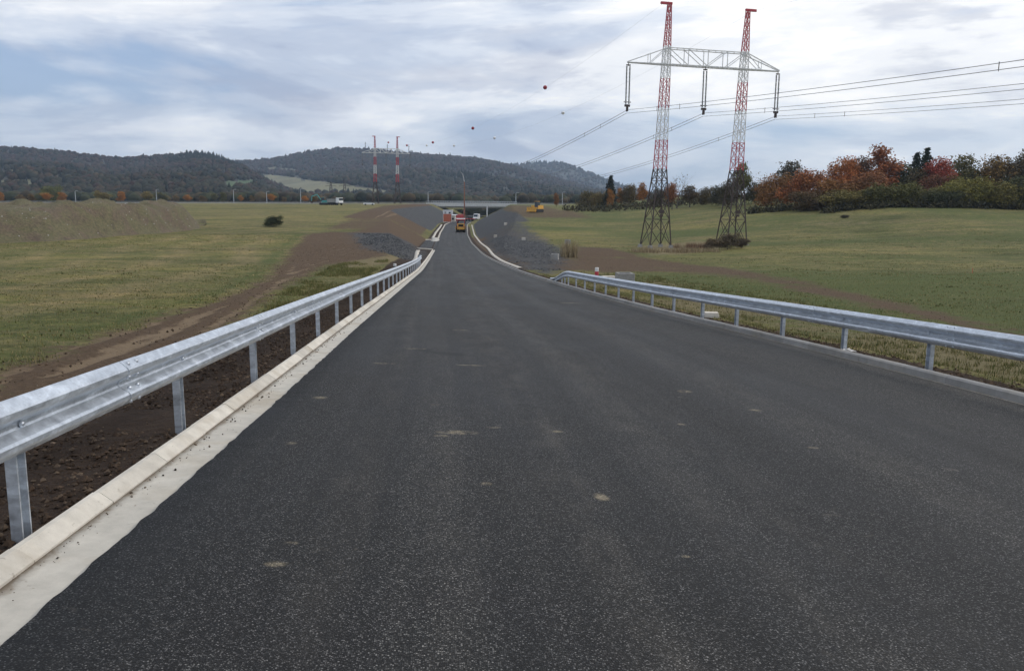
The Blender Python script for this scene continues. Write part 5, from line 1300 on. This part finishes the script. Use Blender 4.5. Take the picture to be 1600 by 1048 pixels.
def car(p, rz, label, body='vehicle_white', name='parked_car'):
    o = empty(name, p, rz); L, W = 4.3, 1.78
    b = MB(); b.prism([(-L / 2, .3), (L / 2, .3), (L / 2, .7), (L / 2 - .2, .85), (L / 2 - 1.2, .95), (-L / 2 + .15, .98), (-L / 2, .8)], -W / 2, W / 2); b.build('body', body, o)
    b = MB(); b.prism([(-L / 2 + .25, .97), (L / 2 - 1.15, .94), (L / 2 - 1.85, 1.45), (-L / 2 + .75, 1.47)], -W * .43, W * .43); b.build('cabin', 'glass', o)
    b = MB(); b.prism([(-L / 2 + .72, 1.44), (L / 2 - 1.83, 1.44), (L / 2 - 1.95, 1.5), (-L / 2 + .85, 1.51)], -W * .42, W * .42); b.build('roof', body, o)
    for s in (-1, 1):
        b = MB(); b.box((L / 2 - .03, s * .65, .68), (.12, .32, .14)); b.build('headlight', 'white_ball', o)
        for xx in (L / 2 - .8, -L / 2 + .75): wheel(o, (xx, s * (W / 2 - .08), .31), .31, .2, 'Y')
    tag(o, label, 'car'); return o
Yv = 372; p = at_y(744.5, 344, Yv); p.z = float(terr(p.x, p.y)) if p.x > float(XR(Yv)) else float(zroad(p.x, p.y)) + .01
van(p, R(-100), 'white van facing along the cutting beside the red drilling rig', H=2.7)
p = place(576.5, 330); car(p, R(12), 'white car parked at the top of the cutting slope')
# green dumper and white truck on the crest of the meadow
p = place(524, 318)
o = empty('tipper_truck', p, R(-35))
b = MB(); b.box((0, 0, .85), (6.2, 2.1, .3)); b.build('chassis', 'rubber', o)
b = MB(); b.box((2.3, 0, 1.9), (1.7, 2.3, 1.9), None, .93); b.build('cab', 'vehicle_white', o)
b = MB(); b.box((3.16, 0, 2.25), (.06, 2.0, .8)); b.build('windscreen', 'glass', o)
b = MB(); b.box((-1.0, 0, 1.75), (4.4, 2.4, 1.3), None, 1.06); b.build('tipper_body', 'steel', o)
for xx in (2.2, -1.0, -2.2):
    for s in (-1, 1): wheel(o, (xx, s * 1.0, .5), .5, .35, 'Y')
tag(o, 'white tipper truck parked on the meadow crest beside the teal excavator', 'truck')
def excavator(p, rz, mat, label, boom=True, sc=1.0):
    o = empty('excavator' if boom else 'bulldozer', p, rz); o.scale = (sc,) * 3
    for s in (-1, 1):
        b = MB(); b.prism([(-1.8, .45), (-1.5, .05), (1.5, .05), (1.8, .45), (1.5, .85), (-1.5, .85)], s * 1.05 - .25, s * 1.05 + .25); b.build('track', 'rubber', o)
    b = MB(); b.box((-.5, 0, 1.45), (2.9, 2.3, 1.0), None, .94); b.build('body', mat, o)
    b = MB(); b.box((.5, .6, 2.2), (1.2, 1.0, 1.5), None, .9); b.build('cab', 'glass', o)
    b = MB(); b.box((.45, .6, 3.0), (1.25, 1.05, .12)); b.build('cab_roof', mat, o)
    if boom:
        b = MB(); b.tube([(.8, -.3, 1.7), (2.6, -.3, 4.2), (4.6, -.3, 3.4)], [.22, .26, .18], 6); b.build('boom', mat, o)
        b = MB(); b.tube([(4.6, -.3, 3.7), (4.9, -.3, 1.6)], [.17, .14], 6); b.build('stick', mat, o)
        b = MB(); b.prism([(4.5, 1.5), (5.2, 1.6), (5.3, .9), (4.6, .7), (4.2, 1.0)], -.8, .2); b.build('bucket', 'dark_steel', o)
    else:
        b = MB(); b.box((2.4, 0, .85), (.2, 3.0, 1.2)); b.box((2.55, 0, .3), (.25, 3.0, .2)); b.build('blade', mat, o)
        b = MB(); b.box((1.7, 1.0, .6), (1.6, .15, .2)); b.box((1.7, -1.0, .6), (1.6, .15, .2)); b.build('blade_arm', mat, o)
    tag(o, label, 'excavator' if boom else 'bulldozer')
excavator(place(506, 322), R(200), 'teal_paint', 'teal excavator on the meadow crest beside the white tipper truck', sc=.95)
excavator(on_terr(838, 332), R(235), 'yellow_paint', 'yellow bulldozer at the top of the right-hand cutting slope', False, sc=.95)
# red and white board on the left of the carriageway, and site odds and ends
Ys_ = 322.0; p = at_y(699, 348, Ys_); p.z = float(terr(p.x, p.y))
o = empty('road_sign', p)
b = MB(); b.box((0, 0, 2.0), (3.2, .08, 3.0)); b.build('panel', 'orange_paint', o)
for s in (-1, 1):
    b = MB(); b.tube([(s * 1.4, .1, -.3), (s * 1.4, .1, 3.4)], .06, 6); b.build('post', 'steel', o)
b = MB(); b.box((0, -.06, .35), (3.3, .05, .16)); b.box((0, -.06, 3.55), (3.3, .05, .12)); b.box((1.62, -.06, 2.0), (.12, .05, 3.3)); b.box((-1.62, -.06, 2.0), (.12, .05, 3.3)); b.build('frame', 'vehicle_white', o)
tag(o, 'square orange-red site board beside the carriageway in the cutting', 'sign')
def cabin(x, yb, Y, L, W, H, mat, label, roof='vehicle_white', rz=0.0, cat='site cabin', name='site_cabin'):
    p = at_y(x, yb, Y); p.z = float(terr(p.x, p.y)) + .02; o = empty(name, p, rz)
    b = MB(); b.box((0, 0, H / 2 + .15), (L, W, H)); b.build('wall', mat, o)
    b = MB(); b.box((0, 0, H + .22), (L + .15, W + .15, .14)); b.build('roof', roof, o)
    b = MB(); b.box((-L * .25, -W / 2 - .01, 1.15), (.8, .03, 1.9)); b.build('door', 'steel', o)
    b = MB(); b.box((L * .2, -W / 2 - .01, 1.5), (.9, .03, .8)); b.build('window', 'glass', o)
    tag(o, label, cat)
cabin(706.5, 346, 345, 2.6, 5.5, 2.7, 'kerb_concrete', 'cream site cabin beside the orange-red board')
cabin(700, 338, 385, 4.5, 2.4, 2.5, 'vehicle_white', 'white site cabin under the bridge behind the board')
p = at_y(711, 343, 362); p.z = float(zroad(p.x, p.y)) + .01; van(p, R(-85), 'white van parked between the cream cabin and drilling rig')
p = at_y(761, 343, 352); p.z = float(terr(p.x, p.y))
b = MB(); b.tube([(0, 0, -.4), (0, 0, 4.6)], .3, 8); b.box((0, 0, 4.65), (.75, .75, .12)); o = b.build('concrete_post', 'bridge_concrete'); o.location = p; tag(o, 'pale concrete post standing on the right slope near the bridge', 'post')
Yt_ = 352.0; p = at_y(733, 345, Yt_); p.z = float(zroad(p.x, p.y)) + .01
o = empty('flat_trailer', p, R(12))
b = MB(); b.box((0, 0, .95), (5.2, 2.2, .25)); b.build('bed', 'vehicle_red', o)
b = MB(); b.box((-2.4, 0, 1.5), (.15, 2.2, .9)); b.box((.4, 0, 1.35), (1.8, 1.4, .55)); b.build('load', 'dark_steel', o)
for xx in (-1.2, .1, 1.4):
    for s in (-1, 1): wheel(o, (xx, s * .95, .42), .42, .3, 'Y')
tag(o, 'dark red flat trailer between the drilling rig and white van', 'trailer')
# pale gravel heap at the end of the lay-by
def heap(x, yb, wd, ln, h, mat, label, name='gravel_heap'):
    Y, X = on_profile(x, yb, zL); b = MB(); P = []
    for i in range(22):
        u = -1 + 2 * i / 21; r = []
        for j in range(14):
            v = -1 + 2 * j / 13; k = max(0, 1 - u * u - v * v) ** .8
            xx, yy = X + v * wd, Y + u * ln
            r.append((xx + (float(XL(yy)) - float(XL(Y))), yy, float(zL(yy)) - .04 + h * k * (1 + .7 * float(fbm(xx, yy, 1.0, 7, 2)))))
        P.append(r)
    b.quadgrid(P); tag(b.build(name, mat), label, 'gravel')
heap(680, 375, .9, 9, .45, 'pale_gravel', 'heap of pale gravel where the lay-by rejoins the kerb')

# ------------------------------------------------------------------ small things beside the road
def marker(x, yb, yt, label, bands, r=.09):
    p = on_terr(x, yb); H = at_y(x, yt, p.y).z - p.z; o = empty('marker_post', p)
    for (a, c, mt) in bands:
        b = MB(); b.lathe([(r * .9, H * a), (r, H * a + .01), (r, H * c - .01), (r * .9, H * c)], 10); b.build('band', mt, o)
    b = MB(); b.lathe([(r * .9, -.2), (r * .9, .02)], 10); b.build('foot', 'steel', o)
    tag(o, label, 'marker post')
marker(932, 440, 418, 'short white marker post with a red band behind the ramped barrier end', [(0, .38, 'white_paint'), (.38, .72, 'red_paint'), (.72, 1, 'white_paint')], .12)
marker(617, 424, 412, 'short white marker post with a dark band beside the dry strip', [(0, .45, 'white_paint'), (.45, .68, 'rubber'), (.68, 1, 'white_paint')], .11)
def block(x, yb, wpx, hpx, dep, label, mat='grey_concrete', rz=0.0, name='concrete_block', hollow=False, cat='concrete block'):
    p = on_terr(x, yb); W = wpx / FPX * p.y * 1.0; H = hpx / FPX * p.y; o = empty(name, p, rz)
    b = MB()
    if hollow:
        t = min(.12, W * .12)
        b.box((0, dep / 2 - t / 2, H / 2 - .05), (W, t, H)); b.box((0, -dep / 2 + t / 2, H / 2 - .05), (W, t, H))
        b.box((-W / 2 + t / 2, 0, H / 2 - .052), (t - .002, dep - 2 * t, H - .01)); b.box((W / 2 - t / 2, 0, H / 2 - .052), (t - .002, dep - 2 * t, H - .01))
    else: b.box((0, 0, H / 2 - .05), (W, dep, H), None, .97)
    w_ = b.build('wall', mat, o); bv = w_.modifiers.new('bevel', 'BEVEL'); bv.width = .015; bv.segments = 1
    if hollow:
        b = MB(); b.box((0, 0, H * .3), (W - .05, dep - .05, .03)); b.build('floor', 'dark_steel', o)
    else:
        b = MB(); b.box((0, 0, H - .035), (W * .9, dep * .9, .04)); b.build('lid', mat, o)
    tag(o, label, cat)
block(976, 444, 25, 19, 1.0, 'grey open-topped concrete culvert box behind the ramped barrier end', rz=.1, hollow=True)
block(951, 442, 22, 11, .9, 'pale concrete slab lying beside the culvert box', 'kerb_concrete', .1)
block(867, 406, 11, 10, .8, 'grey concrete outlet box at the foot of the dry reeds', rz=-.2, hollow=True)
block(887, 381, 8, 7, .8, 'grey concrete outlet box above the dry reeds', rz=.1, hollow=True)
block(1111, 496, 23, 9, .35, 'pale concrete kerb offcut lying on grass under the barrier', 'kerb_concrete', -.12)
block(774, 371, 5, 4, .6, 'small pale concrete block on the right slope above the drain', 'kerb_concrete')
block(790, 352, 5, 4, .8, 'small pale concrete block high on the right cutting slope', 'kerb_concrete')
block(818, 375, 6, 4, .6, 'small pale concrete block by the dry grass above the stone facing', 'kerb_concrete')
# torn pale plastic sheet by the kerb
p = on_terr(1318, 551); b = MB(); P = []
for i in range(16):
    r = []
    for j in range(6):
        u = -.5 + i / 15; v = -.5 + j / 5; xx = p.x + u * .36 + .05 * math.sin(j * 2.1 + i * .3); yy = p.y + v * .22 + .04 * math.sin(i * 1.7)
        r.append((xx, yy, float(terr(xx, yy)) + .03 + .05 * abs(math.sin(i * 1.3 + j)) * random.random()))
    P.append(r)
b.quadgrid(P); o = b.build('plastic_scrap', 'plastic_white'); sm = o.modifiers.new('thick', 'SOLIDIFY'); sm.thickness = .004
tag(o, 'crumpled pale plastic scrap lying behind the grey kerb', 'litter')
# thin orange survey stake in the right field
p = on_terr(1519, 427); b = MB(); b.tube([(0, 0, -.2), (0, 0, .42)], .025, 5); o = b.build('survey_stake', 'orange_paint'); o.location = p; tag(o, 'thin orange survey stake in the right-hand field', 'stake')
# dead brush heap in the right field
tree('brush_heap', 'shrub0', 1320, 0, 335, 14, (.05, .045, .03), 'small dark brush heap lying in the right-hand field', 'brush', base=on_terr(1320, 341))

# ------------------------------------------------------------------ air
b = MB(); b.box((0, 2500, 190), (10000, 5600, 410)); me = b.mesh('haze')
mt = bpy.data.materials.new('haze'); mt.use_nodes = True; n = mt.node_tree; n.nodes.clear()
pv = nd(n, 'ShaderNodeVolumePrincipled'); pv.inputs['Color'].default_value = (.60, .78, 1.0, 1); pv.inputs['Density'].default_value = .00013; pv.inputs['Anisotropy'].default_value = .2
lk(n, pv.outputs[0], nd(n, 'ShaderNodeOutputMaterial').inputs['Volume'])
me.materials.append(mt); o = link('haze', me); tag(o, kind='stuff')
